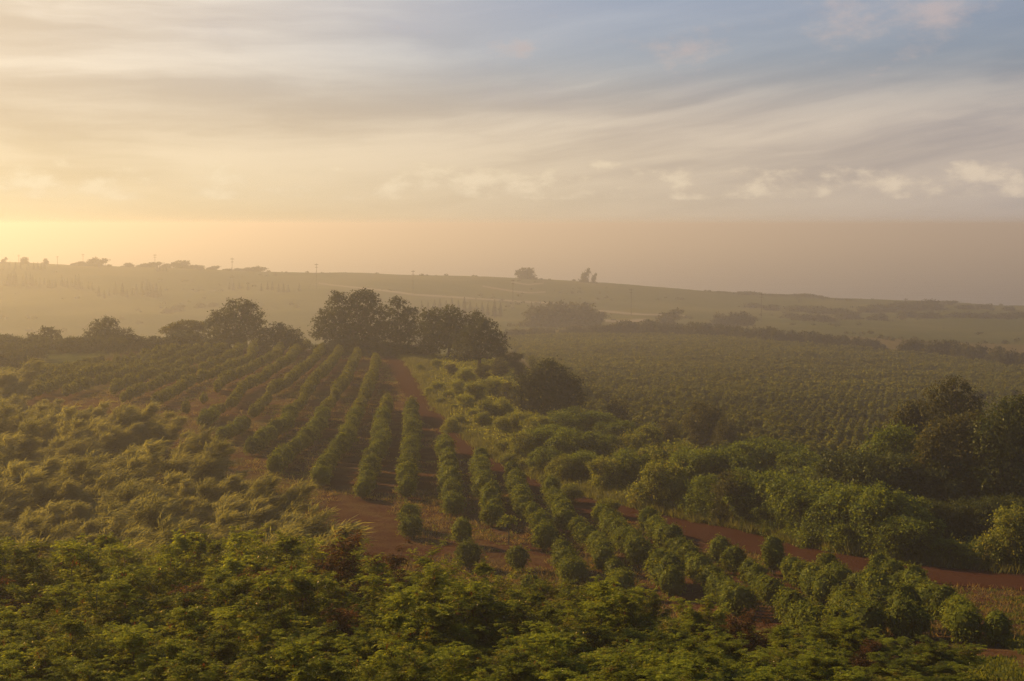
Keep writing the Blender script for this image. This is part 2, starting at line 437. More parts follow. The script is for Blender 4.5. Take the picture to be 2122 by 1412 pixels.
def lobe_set(r, w, h, n, base=0.3, flat=0.8):
    """a loose dome of n lobes about w wide and h tall"""
    out_ = [(0, 0, h*(base + (1-base)*0.45), w*0.33, w*0.33, h*(1-base)*0.5)]
    for i in range(n):
        a = i*2.4 + r.uniform(-0.5, 0.5); q = r.uniform(0.14, 0.42)*w
        z = h*r.uniform(base + 0.10, 0.95) - (q/w)*h*0.45
        s = r.uniform(0.09, 0.22)*w
        out_.append((math.cos(a)*q, math.sin(a)*q, z, s, s, s*flat*r.uniform(0.8, 1.2)))
    return out_

def lobes_top(lobes): return max(l[2]+l[5] for l in lobes)

# ------------------------------------------------------------------ coffee bushes
def coffee_proto(seed, w=2.35, h=2.3, dens=8.0, per=13, leaf=0.20, width=0.095):
    r = np.random.default_rng(seed)
    Lv = Leaves(); Tb = Tubes()
    lobes = [(0, 0, h*0.52, w*0.42, w*0.42, h*0.44)]
    for i in range(6):
        a = i*1.05 + r.uniform(-.4, .4); q = w*r.uniform(0.20, 0.34)
        lobes.append((math.cos(a)*q, math.sin(a)*q, h*r.uniform(0.38, 0.66), w*0.21, w*0.21, h*0.2))
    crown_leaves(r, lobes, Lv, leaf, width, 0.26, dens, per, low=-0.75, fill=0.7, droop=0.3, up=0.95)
    d = norm(r.normal(size=(70, 3))); c2 = d*np.array([w*0.40, w*0.40, h*0.36]) + np.array([0, 0, h*0.52])
    tan = norm(np.cross(d, r.normal(size=d.shape)))
    Lv.add(c2 - tan*0.35, tan, d, 0.75, 0.6, 0.25)  # dark core of large faces, added so light does not pass through the bush
    for i in range(4):
        a = i*1.6 + r.uniform(-.3, .3); e = np.array([math.cos(a)*w*0.2, math.sin(a)*w*0.2, h*0.75])
        Tb.add(curve_path(np.array([math.cos(a)*.08, math.sin(a)*.08, -0.15]), e, np.array([0, 0, 0.0]), 5), np.linspace(0.05, 0.015, 5), 5)
    fit(Lv, Tb, w, h)
    return Lv.mesh('coffee_crown'), Tb.mesh('coffee_trunk')
COFFEE = [coffee_proto(100+i, w=1.70+0.13*(i % 3), h=1.92+0.12*(i % 4)) for i in range(7)]
for a, b in COFFEE: a.materials.append(M['coffee']); b.materials.append(M['bark'])

ROWS = [  # tops of the bushes of each row in the photo, from the right edge of the field to the left
 [[(1822, 1146), (1865, 1170), (1898, 1181), (1919, 1198), (1942, 1212), (1971, 1224), (2004, 1247)]],
 [[(1719, 1141), (1740, 1160), (1766, 1167), (1808, 1188), (1830, 1206)], [(1862, 1226), (1888, 1240)]],
 [[(1603, 1128), (1645, 1150), (1681, 1170), (1709, 1188), (1745, 1203), (1778, 1233), (1808, 1250), (1843, 1271), (1869, 1299)]],
 [[(1499, 1112), (1537, 1135), (1563, 1157), (1584, 1173), (1603, 1189)], [(1638, 1211), (1659, 1232), (1683, 1246), (1702, 1264), (1735, 1287)]],
 [[(1344, 1053), (1377, 1079), (1400, 1102), (1426, 1121), (1447, 1138), (1466, 1154), (1487, 1173), (1506, 1190), (1530, 1206)]],
 [[(1242, 1034), (1254, 1044), (1271, 1067), (1304, 1095), (1325, 1114)], [(1365, 1145), (1379, 1157), (1395, 1173)]],
 [[(1145, 996), (1149, 1011), (1164, 1022), (1177, 1050), (1205, 1068), (1231, 1087), (1257, 1125)], [(1280, 1152), (1296, 1175)]],
 [[(1062, 958), (1071, 983), (1079, 1003), (1094, 1033), (1111, 1045), (1128, 1062), (1136, 1084)], [(1166, 1120), (1190, 1152)]],
 [[(992, 933), (1000, 969), (1013, 1005), (1026, 1039)], [(1073, 1123)], [(1102, 1193)]],
 [[(921, 898), (928, 934), (930, 966), (932, 983), (941, 1018)]],
 [[(852, 830), (852, 841), (852, 873), (850, 907), (844, 958), (844, 985)]],
 [[(803, 818), (795, 839), (789, 867), (789, 894), (780, 913), (769, 941), (761, 965), (754, 985)]],
 [[(780, 728), (772, 766), (761, 794), (746, 826), (727, 864), (716, 896), (695, 911), (672, 945), (660, 966)]],
 [[(740, 722), (722, 764), (716, 775), (695, 801), (680, 822), (663, 856), (640, 881), (612, 905), (588, 926), (573, 943)]],
 [[(708, 714), (695, 729), (680, 748), (655, 770), (640, 793), (625, 816), (614, 827), (597, 848), (588, 865), (550, 880), (525, 903)]],
 [[(669, 714), (644, 740), (614, 761), (595, 778), (561, 793)], [(557, 808), (527, 836)], [(505, 857), (458, 881)]],
 [[(637, 705), (620, 710), (601, 735), (576, 746), (542, 770), (501, 791), (482, 816), (454, 829), (422, 851)]],
 [[(591, 705), (572, 725), (544, 737), (514, 752), (472, 769), (448, 787)], [(422, 808)], [(385, 828)]],
 [[(565, 704), (520, 729), (472, 748), (416, 767), (382, 782), (350, 801), (322, 815)]],
 [[(529, 703), (493, 721), (455, 735), (414, 750), (388, 755), (350, 770), (320, 781), (258, 805)]],
 [[(486, 703), (463, 712), (425, 727), (378, 740), (358, 750), (301, 765), (254, 781), (236, 790)]],
 [[(439, 705), (425, 714), (369, 729), (349, 735), (320, 745), (292, 752), (226, 769), (170, 784), (141, 794)]],
 [[(393, 708), (339, 728), (292, 739), (245, 749), (222, 756), (175, 765), (149, 773), (105, 786), (60, 800)]],
 [[(358, 709), (335, 716), (301, 733), (264, 737), (226, 743), (188, 752), (156, 760), (105, 772), (66, 782)]],
 [[(300, 728), (254, 733), (215, 742), (160, 750), (113, 758), (53, 768)]],
 [[(240, 731), (198, 735), (170, 741), (113, 752), (85, 758)]],
]
ORD = 'first second third fourth fifth sixth seventh eighth ninth tenth eleventh twelfth thirteenth fourteenth fifteenth sixteenth seventeenth eighteenth nineteenth twentieth twenty-first twenty-second twenty-third twenty-fourth twenty-fifth twenty-sixth'.split()
bushes = []
r = np.random.default_rng(21)
for ri, segs in enumerate(ROWS):
    for seg in segs:
        pts = np.array([at(u, v, 2.1)[:2] for u, v in seg])
        if len(pts) == 1:
            bushes.append((pts[0][0], pts[0][1], ri)); continue
        d = np.concatenate([[0], np.cumsum(np.linalg.norm(np.diff(pts, axis=0), axis=1))])
        n = max(2, int(round(d[-1]/1.8))+1)
        for q in np.linspace(0, d[-1], n):
            x = np.interp(q, d, pts[:, 0]) + r.normal(0, 0.14); y = np.interp(q, d, pts[:, 1]) + r.normal(0, 0.2)
            if len(seg) > 3 and r.random() < 0.035: continue
            bushes.append((x, y, ri))
bushes.sort(key=lambda b_: math.hypot(b_[0], b_[1]))
G_COF = 'coffee bushes planted in rows on red soil'
for k, (x, y, ri) in enumerate(bushes[:292]):
    a, b = COFFEE[k % 7]
    s = r.uniform(0.86, 1.14)
    make_thing('coffee_bush', (x, y, float(H(x, y))-0.05), r.uniform(0, 6.28), (s, s, s*r.uniform(0.9, 1.12)),
               (('crown', a, None), ('trunk', b, None)),
               'rounded coffee bush in the %s row from the right end of the red field' % ORD[ri], 'coffee bush', G_COF)
def single_bush(u, v, h, sc, label, k):
    q = at(u, v, h); a, b = COFFEE[k]
    return make_thing('coffee_bush', (q[0], q[1], q[2]-0.05), k*1.3, sc, (('crown', a, None), ('trunk', b, None)), label, 'coffee bush', 'coffee bushes standing alone')
single_bush(848, 1040, 2.2, (1.0, 1.0, 1.05), 'lone coffee bush, rear of a close pair below the row that runs straight down', 2)
single_bush(853, 1060, 2.1, (1.1, 1.1, 1.0), 'lone coffee bush, front of a close pair below the row that runs straight down', 4)
single_bush(957, 1067, 2.3, (1.02, 1.02, 1.08), 'dense round coffee bush alone in front of the tenth row end', 1)
single_bush(972, 1114, 2.3, (1.05, 1.05, 1.1), 'dense coffee bush half behind the foreground shrubs, nearest in its broken row', 5)
single_bush(2066, 1285, 1.7, (0.85, 0.85, 0.8), 'small yellow-green coffee bush alone at the right end of the field', 3)
# thin sapling with a bare trunk
rr = np.random.default_rng(5); Lv = Leaves(); Tb = Tubes()
lob = [(0, 0, 1.85, 0.55, 0.5, 0.4), (0.35, 0.1, 1.7, 0.4, 0.4, 0.3), (-0.4, 0, 1.6, 0.4, 0.4, 0.32)]
crown_leaves(rr, lob, Lv, 0.22, 0.11, 0.2, 5, 9, fill=0.3)
Tb.add(curve_path(np.array([0, 0, -0.2]), np.array([0, 0, 1.7]), np.array([0.05, 0, 0]), 6), np.linspace(0.07, 0.03, 6), 6)
q = at(1053, 1069, 2.2)
make_thing('coffee_sapling', q, 0, None, (('crown', Lv.mesh('sapling_crown'), M['coffee']), ('trunk', Tb.mesh('sapling_trunk'), M['bark'])),
           'thin coffee sapling with bare trunk and small crown on open soil', 'sapling')

# the rest of the coffee: far rows of this field and the whole field beyond the hedge
def low_bush(seed, nq, w=1.5, h=2.1):
    r_ = np.random.default_rng(seed); Lv_ = Leaves()
    d = norm(r_.normal(size=(nq*2, 3))); d = d[d[:, 2] > -0.35][:nq]
    pos = d*np.array([w*0.46, w*0.46, h*0.5])*r_.uniform(0.75, 1.08, (len(d), 1)) + np.array([0, 0, h*0.5])
    nn = norm(d*0.7 + np.array([0, 0, 0.4]) + r_.normal(size=d.shape)*0.45)
    tan = norm(np.cross(nn, r_.normal(size=d.shape)) + np.array([0, 0, -0.2]))
    s = 2.6/math.sqrt(nq)*1.5
    Lv_.add(pos - tan*s*0.5, tan, nn, s*r_.uniform(.7, 1.3, len(d)), s*0.62, np.clip(r_.normal(.42, .25, len(d)), 0, 1))
    n2 = max(10, nq//6)
    d = norm(r_.normal(size=(n2, 3))); c2 = d*np.array([w*0.46, w*0.46, h*0.5])*0.66 + np.array([0, 0, h*0.47])
    tan = norm(np.cross(d, r_.normal(size=d.shape))); s2 = 3.0/math.sqrt(n2)*1.5
    Lv_.add(c2 - tan*s2*0.5, tan, d, s2, s2*0.8, 0.25)  # inner faces with a set dark tint, added as an opaque core that blocks light
    return Lv_.arrays()
def scatter_mesh(name, protos, pts, rot, scl, tshift):
    Vs, Ts = [], []
    which = np.arange(len(pts)) % len(protos)
    for k, (V, Qd, T) in enumerate(protos):
        sel = which == k
        if not sel.any(): continue
        p = pts[sel]; c, s = np.cos(rot[sel]), np.sin(rot[sel]); q = scl[sel][:, None]
        x = (V[None, :, 0]*c[:, None] - V[None, :, 1]*s[:, None])*q + p[:, 0:1]
        y = (V[None, :, 0]*s[:, None] + V[None, :, 1]*c[:, None])*q + p[:, 1:2]
        z = V[None, :, 2]*q + p[:, 2:3]
        Vs.append(np.stack([x, y, z], axis=-1).reshape(-1, 3))
        Ts.append(np.clip(T[None, :] + tshift[sel][:, None], 0, 1).ravel())
    V = np.concatenate(Vs)
    return mesh_np(name, V, np.arange(len(V)).reshape(-1, 4), np.concatenate(Ts))
rest = np.array([(x, y) for x, y, _ in bushes[292:]])
near_p = [low_bush(300+i, 260) for i in range(5)]
cf = []
dirx = np.array([0.965, -0.262]); diry = np.array([0.262, 0.965])
aa = np.arange(-450, 760, 4.9); bb = np.arange(-560, 700, 1.25)
A, B = np.meshgrid(aa, bb); A = A.ravel(); B = B.ravel()
r = np.random.default_rng(8)
bow = 5*np.sin(B/70.0) + 2.5*np.sin(B/23.0 + A/60)
PX = B*dirx[0] + (A+bow)*diry[0] + r.normal(0, .15, A.shape); PY = B*dirx[1] + (A+bow)*diry[1] + r.normal(0, .15, A.shape)
ok = (PY > 165) & (PY < 640) & (np.abs(PX) < 380)
PX, PY = PX[ok], PY[ok]
PZ = H(PX, PY); pu, pv = proj(PX, PY, PZ)
RF = [(1058, 704), (1250, 697), (1400, 700), (1560, 708), (1700, 722), (1850, 734), (1990, 752), (2200, 775), (2420, 800), (2420, 1010), (2122, 1000), (1800, 980), (1600, 960), (1300, 925), (1180, 885), (1140, 800), (1085, 745), (1050, 715)]
ok = inpoly(pu, pv, RF) & (r.random(PX.shape) > 0.06 + 0.25*(waves(PX, PY, 31, 6, 25, 90) > 1.0))
PX, PY, PZ = PX[ok], PY[ok], PZ[ok]
dist = np.hypot(PX, PY)
mid_p = [low_bush(320+i, 84) for i in range(5)]; far_p = [low_bush(340+i, 40) for i in range(5)]
def scat(pts, protos, nm):
    n = len(pts)
    return scatter_mesh(nm, protos, pts, r.uniform(0, 6.28, n), r.uniform(0.85, 1.15, n)*(1+0.12*waves(pts[:, 0], pts[:, 1], 77, 5, 20, 60)), r.normal(0, 0.1, n) + 0.10*waves(pts[:, 0], pts[:, 1], 78, 5, 40, 150))
P3 = np.stack([PX, PY, PZ-0.1], axis=1)
sets = [(np.column_stack([rest, H(rest[:, 0], rest[:, 1])]), near_p), (P3[dist < 300], mid_p), (P3[dist >= 300], far_p)]
Vs, Ts = [], []
for pts, pr in sets:
    me = scat(pts, pr, 'tmp')
    v = np.empty(len(me.vertices)*3, np.float32); me.vertices.foreach_get('co', v); Vs.append(v.reshape(-1, 3))
    tt = np.empty(len(me.polygons), np.float32); me.attributes['tint'].data.foreach_get('value', tt); Ts.append(tt)
    bpy.data.meshes.remove(me)
V = np.concatenate(Vs)
tag(obj('coffee_bushes', mesh_np('coffee_bushes', V, np.arange(len(V)).reshape(-1, 4), np.concatenate(Ts)), M['coffee_far']),
    'thousands of low coffee bushes filling the far rows and the field beyond', 'coffee bushes', kind='stuff')
print('bushes', len(bushes), 'far', len(P3))

# ------------------------------------------------------------------ trees on the crest of the field
def hero_tree(name, u, vbase, Y, lobes_px, trunk_px, label, cat, mat, seed, leaf=0.42, dens=1.5, per=10, clump=0.55, group=None, rad=0.28, trunks=1, depth=0.8, fill=0.35, low=-0.6, sink=0.0):
    """lobes_px: (du, dv, ru, rv) in photo pixels from the foot of the trunk, turned into metres at distance Y"""
    r_ = np.random.default_rng(seed); k = Y/F
    q = at_y(u, Y)
    zfoot = q[2]
    z_img = -(vbase-CV)/F*Y
    lift = z_img - zfoot
    lobes = []
    for i, (du, dv, ru, rv) in enumerate(lobes_px):
        lobes.append((du*k, r_.uniform(-0.35, 0.35)*ru*k, -dv*k + lift, ru*k, ru*k*depth, rv*k))
    Lv_ = Leaves(); Tb_ = Tubes()
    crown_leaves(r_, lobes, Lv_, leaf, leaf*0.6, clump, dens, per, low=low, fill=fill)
    tree_skeleton(r_, lobes, max(0.8, trunk_px*k + lift), rad, Tb_, trunks=trunks)
    return make_thing(name, (q[0], q[1], zfoot - sink), 0, None, (('crown', Lv_.mesh(name+'_crown'), mat), ('trunk', Tb_.mesh(name+'_trunk'), M['bark'])), label, cat, group)

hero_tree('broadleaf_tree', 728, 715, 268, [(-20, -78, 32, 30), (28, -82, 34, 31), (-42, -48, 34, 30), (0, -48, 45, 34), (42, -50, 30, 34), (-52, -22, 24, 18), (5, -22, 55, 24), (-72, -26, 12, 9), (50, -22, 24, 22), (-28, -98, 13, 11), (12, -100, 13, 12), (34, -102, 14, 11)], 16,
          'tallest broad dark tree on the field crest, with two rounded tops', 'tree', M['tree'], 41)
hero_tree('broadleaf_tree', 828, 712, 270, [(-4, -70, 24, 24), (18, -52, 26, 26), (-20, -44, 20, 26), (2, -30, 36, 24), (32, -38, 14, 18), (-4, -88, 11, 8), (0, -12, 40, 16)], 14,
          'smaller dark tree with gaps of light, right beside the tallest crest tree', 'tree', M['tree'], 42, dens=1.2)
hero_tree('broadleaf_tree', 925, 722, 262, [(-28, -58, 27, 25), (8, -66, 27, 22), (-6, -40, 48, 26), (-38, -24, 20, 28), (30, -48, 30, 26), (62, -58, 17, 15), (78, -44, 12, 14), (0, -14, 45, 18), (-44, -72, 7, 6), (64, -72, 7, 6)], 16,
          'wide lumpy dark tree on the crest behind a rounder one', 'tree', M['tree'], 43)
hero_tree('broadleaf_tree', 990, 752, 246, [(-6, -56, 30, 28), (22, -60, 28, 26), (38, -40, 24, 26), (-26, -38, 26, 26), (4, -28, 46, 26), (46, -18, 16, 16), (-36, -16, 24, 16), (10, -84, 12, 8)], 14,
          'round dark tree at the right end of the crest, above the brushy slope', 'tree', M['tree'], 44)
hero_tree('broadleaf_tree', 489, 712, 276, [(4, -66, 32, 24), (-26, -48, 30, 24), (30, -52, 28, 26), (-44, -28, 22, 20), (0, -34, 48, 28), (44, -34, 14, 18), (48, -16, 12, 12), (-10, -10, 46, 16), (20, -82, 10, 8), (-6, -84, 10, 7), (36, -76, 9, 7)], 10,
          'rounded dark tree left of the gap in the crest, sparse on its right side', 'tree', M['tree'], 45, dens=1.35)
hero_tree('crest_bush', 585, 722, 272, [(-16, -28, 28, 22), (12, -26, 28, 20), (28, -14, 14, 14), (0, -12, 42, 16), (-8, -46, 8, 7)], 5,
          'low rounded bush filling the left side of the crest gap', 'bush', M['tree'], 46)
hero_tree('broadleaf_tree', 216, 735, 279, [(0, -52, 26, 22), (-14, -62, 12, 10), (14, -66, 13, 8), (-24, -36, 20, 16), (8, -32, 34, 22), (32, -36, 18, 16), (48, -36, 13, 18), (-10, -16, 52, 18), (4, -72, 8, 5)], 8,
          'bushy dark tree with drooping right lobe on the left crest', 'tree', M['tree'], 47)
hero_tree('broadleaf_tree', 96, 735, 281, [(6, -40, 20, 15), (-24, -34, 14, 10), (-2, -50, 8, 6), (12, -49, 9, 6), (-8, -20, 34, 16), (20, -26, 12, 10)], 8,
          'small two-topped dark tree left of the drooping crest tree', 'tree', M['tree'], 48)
# flat umbrella-shaped tree
rr = np.random.default_rng(9); k = 284/F
lob = []
for du, dv, ru in [(-34, -40, 16), (-18, -47, 18), (4, -52, 22), (24, -49, 20), (40, -44, 14), (-8, -38, 20), (20, -39, 22), (-44, -34, 10), (12, -30, 16), (-22, -31, 12)]:
    lob.append((du*k, rr.uniform(-.5, .5), -dv*k, ru*k, ru*k, 3.6*k))
Lv = Leaves(); Tb = Tubes()
crown_leaves(rr, lob, Lv, 0.34, 0.2, 0.35, 3.0, 7, low=-0.9, fill=0.15)
tree_skeleton(rr, lob, 1.8, 0.2, Tb, trunks=2)
q = at_y(384, 284); q[2] = max(q[2], -(718-CV)/F*284)
make_thing('umbrella_tree', (q[0], q[1], q[2]-0.3), 0, None, (('crown', Lv.mesh('umbrella_crown'), M['brown']), ('trunk', Tb.mesh('umbrella_trunk'), M['bark'])),
           'flat-topped spreading tree with layered thin crown on the left crest', 'tree')

# bush protos for crest thickets, slopes and hedges
def bush_proto(seed, w, h, n, leaf, dens, per, clump, mat, nm, trunk=0.2, base=0.12):
    r_ = np.random.default_rng(seed); lobes = lobe_set(r_, w, h, n, base)
    Lv_ = Leaves(); Tb_ = Tubes()
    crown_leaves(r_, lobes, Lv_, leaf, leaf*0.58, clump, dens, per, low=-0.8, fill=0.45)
    tree_skeleton(r_, lobes, h*trunk, 0.035*w, Tb_, trunks=3, limb_lim=4)
    fit(Lv_, Tb_, w, h)
    a = Lv_.mesh(nm+'_crown'); a.materials.append(mat); b = Tb_.mesh(nm+'_trunk'); b.materials.append(M['bark'])
    return a, b, h
CREST = [bush_proto(500+i, 6.5, 4.2, 9, 0.38, 1.6, 9, 0.45, M['tree'], 'crest_bush') for i in range(3)]
r = np.random.default_rng(12)
def place_bush(name, proto, u, vtop, h, label, cat, group, wscale=1.0, y=None, limit=None):
    a, b, top = proto
    s = h/top
    q = at(u, vtop, h) if y is None else at_y(u, y)
    if limit is not None:
        vb = proj(*q)[1]; lim = limit(u)
        if vb > lim:
            q = at(u, lim); h = max(0.7, (lim-vtop)/F*q[1]); s = h/top
            wscale = wscale*min(1.6, max(1.0, 0.75/s**0.5))
    return make_thing(name, (q[0], q[1], q[2]-0.15), r.uniform(0, 6.28), (s*wscale, s*wscale, s), (('crown', a, None), ('trunk', b, None)), label, cat, group)
for u, v in [(8, 703), (32, 706), (62, 710), (-25, 704), (120, 712), (150, 706), (180, 705), (245, 706), (262, 702), (10, 722), (48, 728), (90, 728), (135, 726), (190, 722), (235, 722), (-40, 725), (300, 706), (325, 703), (-60, 740), (-20, 742), (20, 740), (60, 744), (-50, 756), (0, 756), (35, 758)]:
    place_bush('crest_bush', CREST[r.integers(3)], u, v + 3, (735-v)*276/F*1.05 if v < 715 else 3.2, 'bush in the dark hazy thicket below the left crest trees', 'bush', 'thicket of bushes along the left crest', r.uniform(1.0, 1.4), y=278 if v < 715 else (268 if v < 735 else 252 if v < 750 else 236))
for u, v, h in [(372, 688, 4.0), (400, 686, 4.2), (350, 698, 3.0)]:
    place_bush('crest_bush', CREST[r.integers(3)], u, v, h, 'domed bush in front of the flat-topped crest tree', 'bush', 'domed bushes under the flat-topped tree', 1.2, y=280)
for u, v, h in [(430, 700, 3), (460, 702, 2.6), (540, 705, 2.6), (615, 712, 2.2), (660, 712, 2.4), (690, 706, 3), (760, 704, 3), (795, 700, 3), (850, 704, 3), (880, 712, 3), (700, 702, 3.2), (715, 700, 3.4), (730, 700, 3.4), (745, 702, 3.2), (775, 702, 3), (815, 702, 3), (835, 706, 3)]:
    place_bush('crest_bush', CREST[r.integers(3)], u, v, h, 'low bush at the foot of the crest trees', 'bush', 'low bushes under the crest trees', 1.2, y=266 if u > 640 else 273)

# ------------------------------------------------------------------ brushy slope and hedge right of the track
SH = {}
SH['yellow'] = [bush_proto(600+i, 5.0, 4.4, 17, 0.19, 6.5, 12, 0.33, M['shrub'], 'brush') for i in range(4)]
SH['green'] = [bush_proto(620+i, 5.6, 4.6, 18, 0.20, 6.5, 12, 0.34, M['green'], 'lush_bush') for i in range(4)]
SH['deep'] = [bush_proto(660+i, 5.6, 4.6, 18, 0.20, 6.5, 12, 0.34, M['deep'], 'deep_bush') for i in range(3)]
SH['olive'] = [bush_proto(640+i, 4.6, 5.6, 15, 0.19, 6.0, 11, 0.32, M['brown'], 'olive_tree', 0.28, 0.22) for i in range(3)]
HEDGE = [  # u, v of top, height m, kind, width factor
 (905, 742, 2.0, 'y', 1.0), (935, 752, 2.6, 'o', 1.0), (965, 762, 2.6, 'y', 1.1), (1000, 752, 3.2, 'o', 1.1), (1035, 740, 3.6, 'o', 1.2), (1062, 728, 3.6, 'o', 1.2), (1080, 748, 3, 'o', 1.2),
 (950, 785, 2.6, 'y', 1.0), (985, 790, 3.0, 'y', 1.1), (1020, 782, 3.0, 'y', 1.1), (1050, 790, 3.2, 'o', 1.1), (965, 815, 2.4, 'y', 1.1), (1005, 826, 2.6, 'y', 1.1), (1040, 822, 3.0, 'y', 1.0), (930, 808, 1.6, 'y', 1.2), (1000, 852, 2.2, 'y', 1.0),
 (1075, 850, 3.2, 'y', 1.0), (1040, 862, 2.4, 'y', 1.1), (1110, 858, 3.6, 'y', 1.1), (1155, 852, 4.2, 'g', 1.1), (1200, 845, 4.6, 'g', 1.25), (1245, 856, 4.2, 'g', 1.1), (1285, 826, 5.2, 'o', 1.0), (1275, 870, 4.0, 'g', 1.0),
 (1085, 892, 3.2, 'y', 1.0), (1130, 880, 3.6, 'g', 1.1), (1180, 886, 4.0, 'g', 1.2), (1235, 894, 3.8, 'g', 1.1), (1310, 892, 4.2, 'y', 1.05), (1345, 876, 4.4, 'y', 1.0), (1385, 868, 4.4, 'o', 1.0), (1455, 832, 6.2, 'o', 1.15), (1505, 866, 4.6, 'o', 1.0),
 (1165, 940, 3.4, 'y', 0.9), (1210, 932, 3.4, 'g', 1.0), (1255, 944, 3.4, 'y', 1.0), (1130, 925, 3.0, 'g', 1.0), (1300, 930, 3.8, 'g', 1.0), (1345, 922, 4.0, 'y', 1.0), (1405, 912, 4.8, 'y', 1.1), (1370, 952, 4.6, 'y', 1.0), (1440, 926, 4.6, 'g', 1.0), (1395, 985, 4.2, 'y', 0.85), (1360, 1000, 3.2, 'g', 0.8),
 (1500, 925, 4.8, 'g', 1.1), (1540, 912, 5.0, 'g', 1.2), (1585, 906, 5.2, 'g', 1.2), (1635, 918, 5.0, 'g', 1.15), (1680, 938, 4.8, 'g', 1.1), (1725, 952, 4.8, 'g', 1.1), (1770, 965, 4.6, 'g', 1.1), (1810, 965, 5.0, 'g', 1.1),
 (1470, 985, 4.6, 'g', 1.1), (1520, 975, 4.8, 'o', 1.1), (1570, 970, 4.8, 'g', 1.1), (1620, 980, 4.8, 'g', 1.1), (1670, 990, 4.8, 'g', 1.1), (1720, 1000, 4.8, 'g', 1.1), (1770, 1005, 4.8, 'g', 1.1), (1820, 1000, 5.2, 'g', 1.1),
 (1450, 1020, 3.6, 'g', 1.0), (1500, 1030, 4.0, 'g', 1.1), (1555, 1030, 4.2, 'g', 1.1), (1610, 1035, 4.4, 'g', 1.1), (1665, 1042, 4.4, 'g', 1.1), (1720, 1050, 4.4, 'g', 1.1), (1775, 1052, 4.6, 'g', 1.1), (1830, 1048, 4.8, 'g', 1.1), (1885, 1050, 5.0, 'g', 1.1),
 (1580, 1078, 2.4, 'g', 1.1), (1650, 1090, 2.6, 'g', 1.1), (1740, 1100, 2.8, 'g', 1.2), (1810, 1098, 3.2, 'g', 1.1), (1880, 1105, 3.4, 'g', 1.1), (1950, 1110, 3.2, 'g', 1.1), (2020, 1118, 3.2, 'g', 1.1), (2085, 1120, 3.2, 'g', 1.1), (1850, 1135, 1.6, 'g', 1.2), (1760, 1118, 1.4, 'g', 1.3), (1920, 1140, 1.6, 'g', 1.3), (1990, 1150, 1.5, 'g', 1.3),
 (2105, 1046, 4.6, 'y', 0.9),
]
KIND = {'y': ('brush_shrub', 'yellow', 'yellow-green leafy shrub on the brushy slope right of the dirt track', 'shrub', 'yellowish shrubs right of the track'),
        'g': ('hedge_shrub', 'green', 'dense green shrub in the tall hedge between the dirt track and the far field', 'shrub', 'green shrubs of the tall hedge'),
        'o': ('scrub_tree', 'olive', 'olive-brown scrub tree standing above the shrubs right of the track', 'tree', 'olive scrub trees in the hedge')}
SPECIAL = {(1455, 832): 'taller olive-brown tree rising from the middle of the hedge', (1285, 826): 'narrow olive-brown tree behind the green dome of the hedge',
           (1200, 845): 'wide green domed shrub above the bend of the dirt track', (1405, 912): 'bright lumpy shrub covered in vines where the hedge turns', (2105, 1046): 'bright yellow-green shrub at the right edge before the dark trees',
           (905, 742): 'small yellow shrub nearest the top end of the dirt track', (1585, 906): 'tallest lush green dome of the hedge, before the far coffee field'}
for u, v, h, kd, ws in HEDGE:
    nm, pk, lab, cat, grp = KIND[kd]
    pl = SH[pk]
    sp = SPECIAL.get((u, v))
    place_bush(nm, pl[r.integers(len(pl))], u, v, h, sp or lab, cat, grp, ws, limit=lambda u_: np.interp(u_, [p_[0] for p_ in TR_R], [p_[1] for p_ in TR_R]) - 10)
for u0, v0 in [(868, 752), (880, 770), (896, 766), (905, 790), (890, 800), (920, 790), (915, 822), (940, 836), (950, 858), (935, 864), (970, 870), (985, 890), (1010, 900), (1000, 925), (1040, 912), (1055, 938), (1085, 950), (1110, 965), (1140, 978), (1180, 1000), (1260, 1030), (960, 800), (980, 845), (1015, 880), (1065, 905)]:
    place_bush('brush_shrub', SH['yellow'][r.integers(4)], u0, v0, r.uniform(0.9, 1.9), 'small ragged shrub in the tall grass along the edge of the dirt track', 'shrub', 'small shrubs in the verge grass', 1.2)
hero_tree('broadleaf_tree', 1135, 862, 192, [(-4, -92, 26, 24), (16, -80, 28, 26), (-40, -68, 28, 24), (44, -62, 26, 26), (4, -58, 54, 32), (-50, -40, 28, 26), (52, -36, 24, 24), (0, -26, 62, 26), (8, -110, 9, 8)], 22,
          'dark broad tree standing alone on the slope above the hedge', 'tree', M['tree'], 51, leaf=0.32, dens=3.0)
# the big trees at the right
hero_tree('open_crown_tree', 1972, 1050, 132, [(-22, -226, 34, 26), (12, -236, 36, 28), (40, -214, 26, 26), (-44, -200, 22, 20), (6, -200, 46, 26), (48, -190, 18, 18), (0, -258, 16, 10), (-8, -176, 30, 18)], 150,
          'tall grey-green tree with airy crown rising behind the dark trees at right', 'tree', M['brown'], 52, leaf=0.24, dens=3.8, per=9, clump=0.36, fill=0.25, rad=0.3)
hero_tree('broadleaf_tree', 1884, 1060, 134, [(4, -206, 30, 24), (-22, -184, 22, 20), (20, -180, 30, 26), (-8, -160, 34, 26), (10, -124, 40, 34), (-10, -80, 44, 40)], 60,
          'dark tree with small rounded top just left of the airy crowned tree', 'tree', M['brown'], 53, leaf=0.26, dens=4.6, rad=0.25)
hero_tree('broadleaf_tree', 1850, 1085, 126, [(6, -176, 44, 30), (-28, -150, 34, 28), (36, -146, 34, 34), (-50, -110, 30, 32), (4, -116, 54, 40), (48, -96, 40, 40), (-34, -70, 44, 34), (20, -56, 60, 40), (-10, -26, 60, 30)], 40,
          'bright green domed tree at the left of the dark clump at right', 'tree', M['green'], 54, leaf=0.26, dens=4.6, rad=0.25)
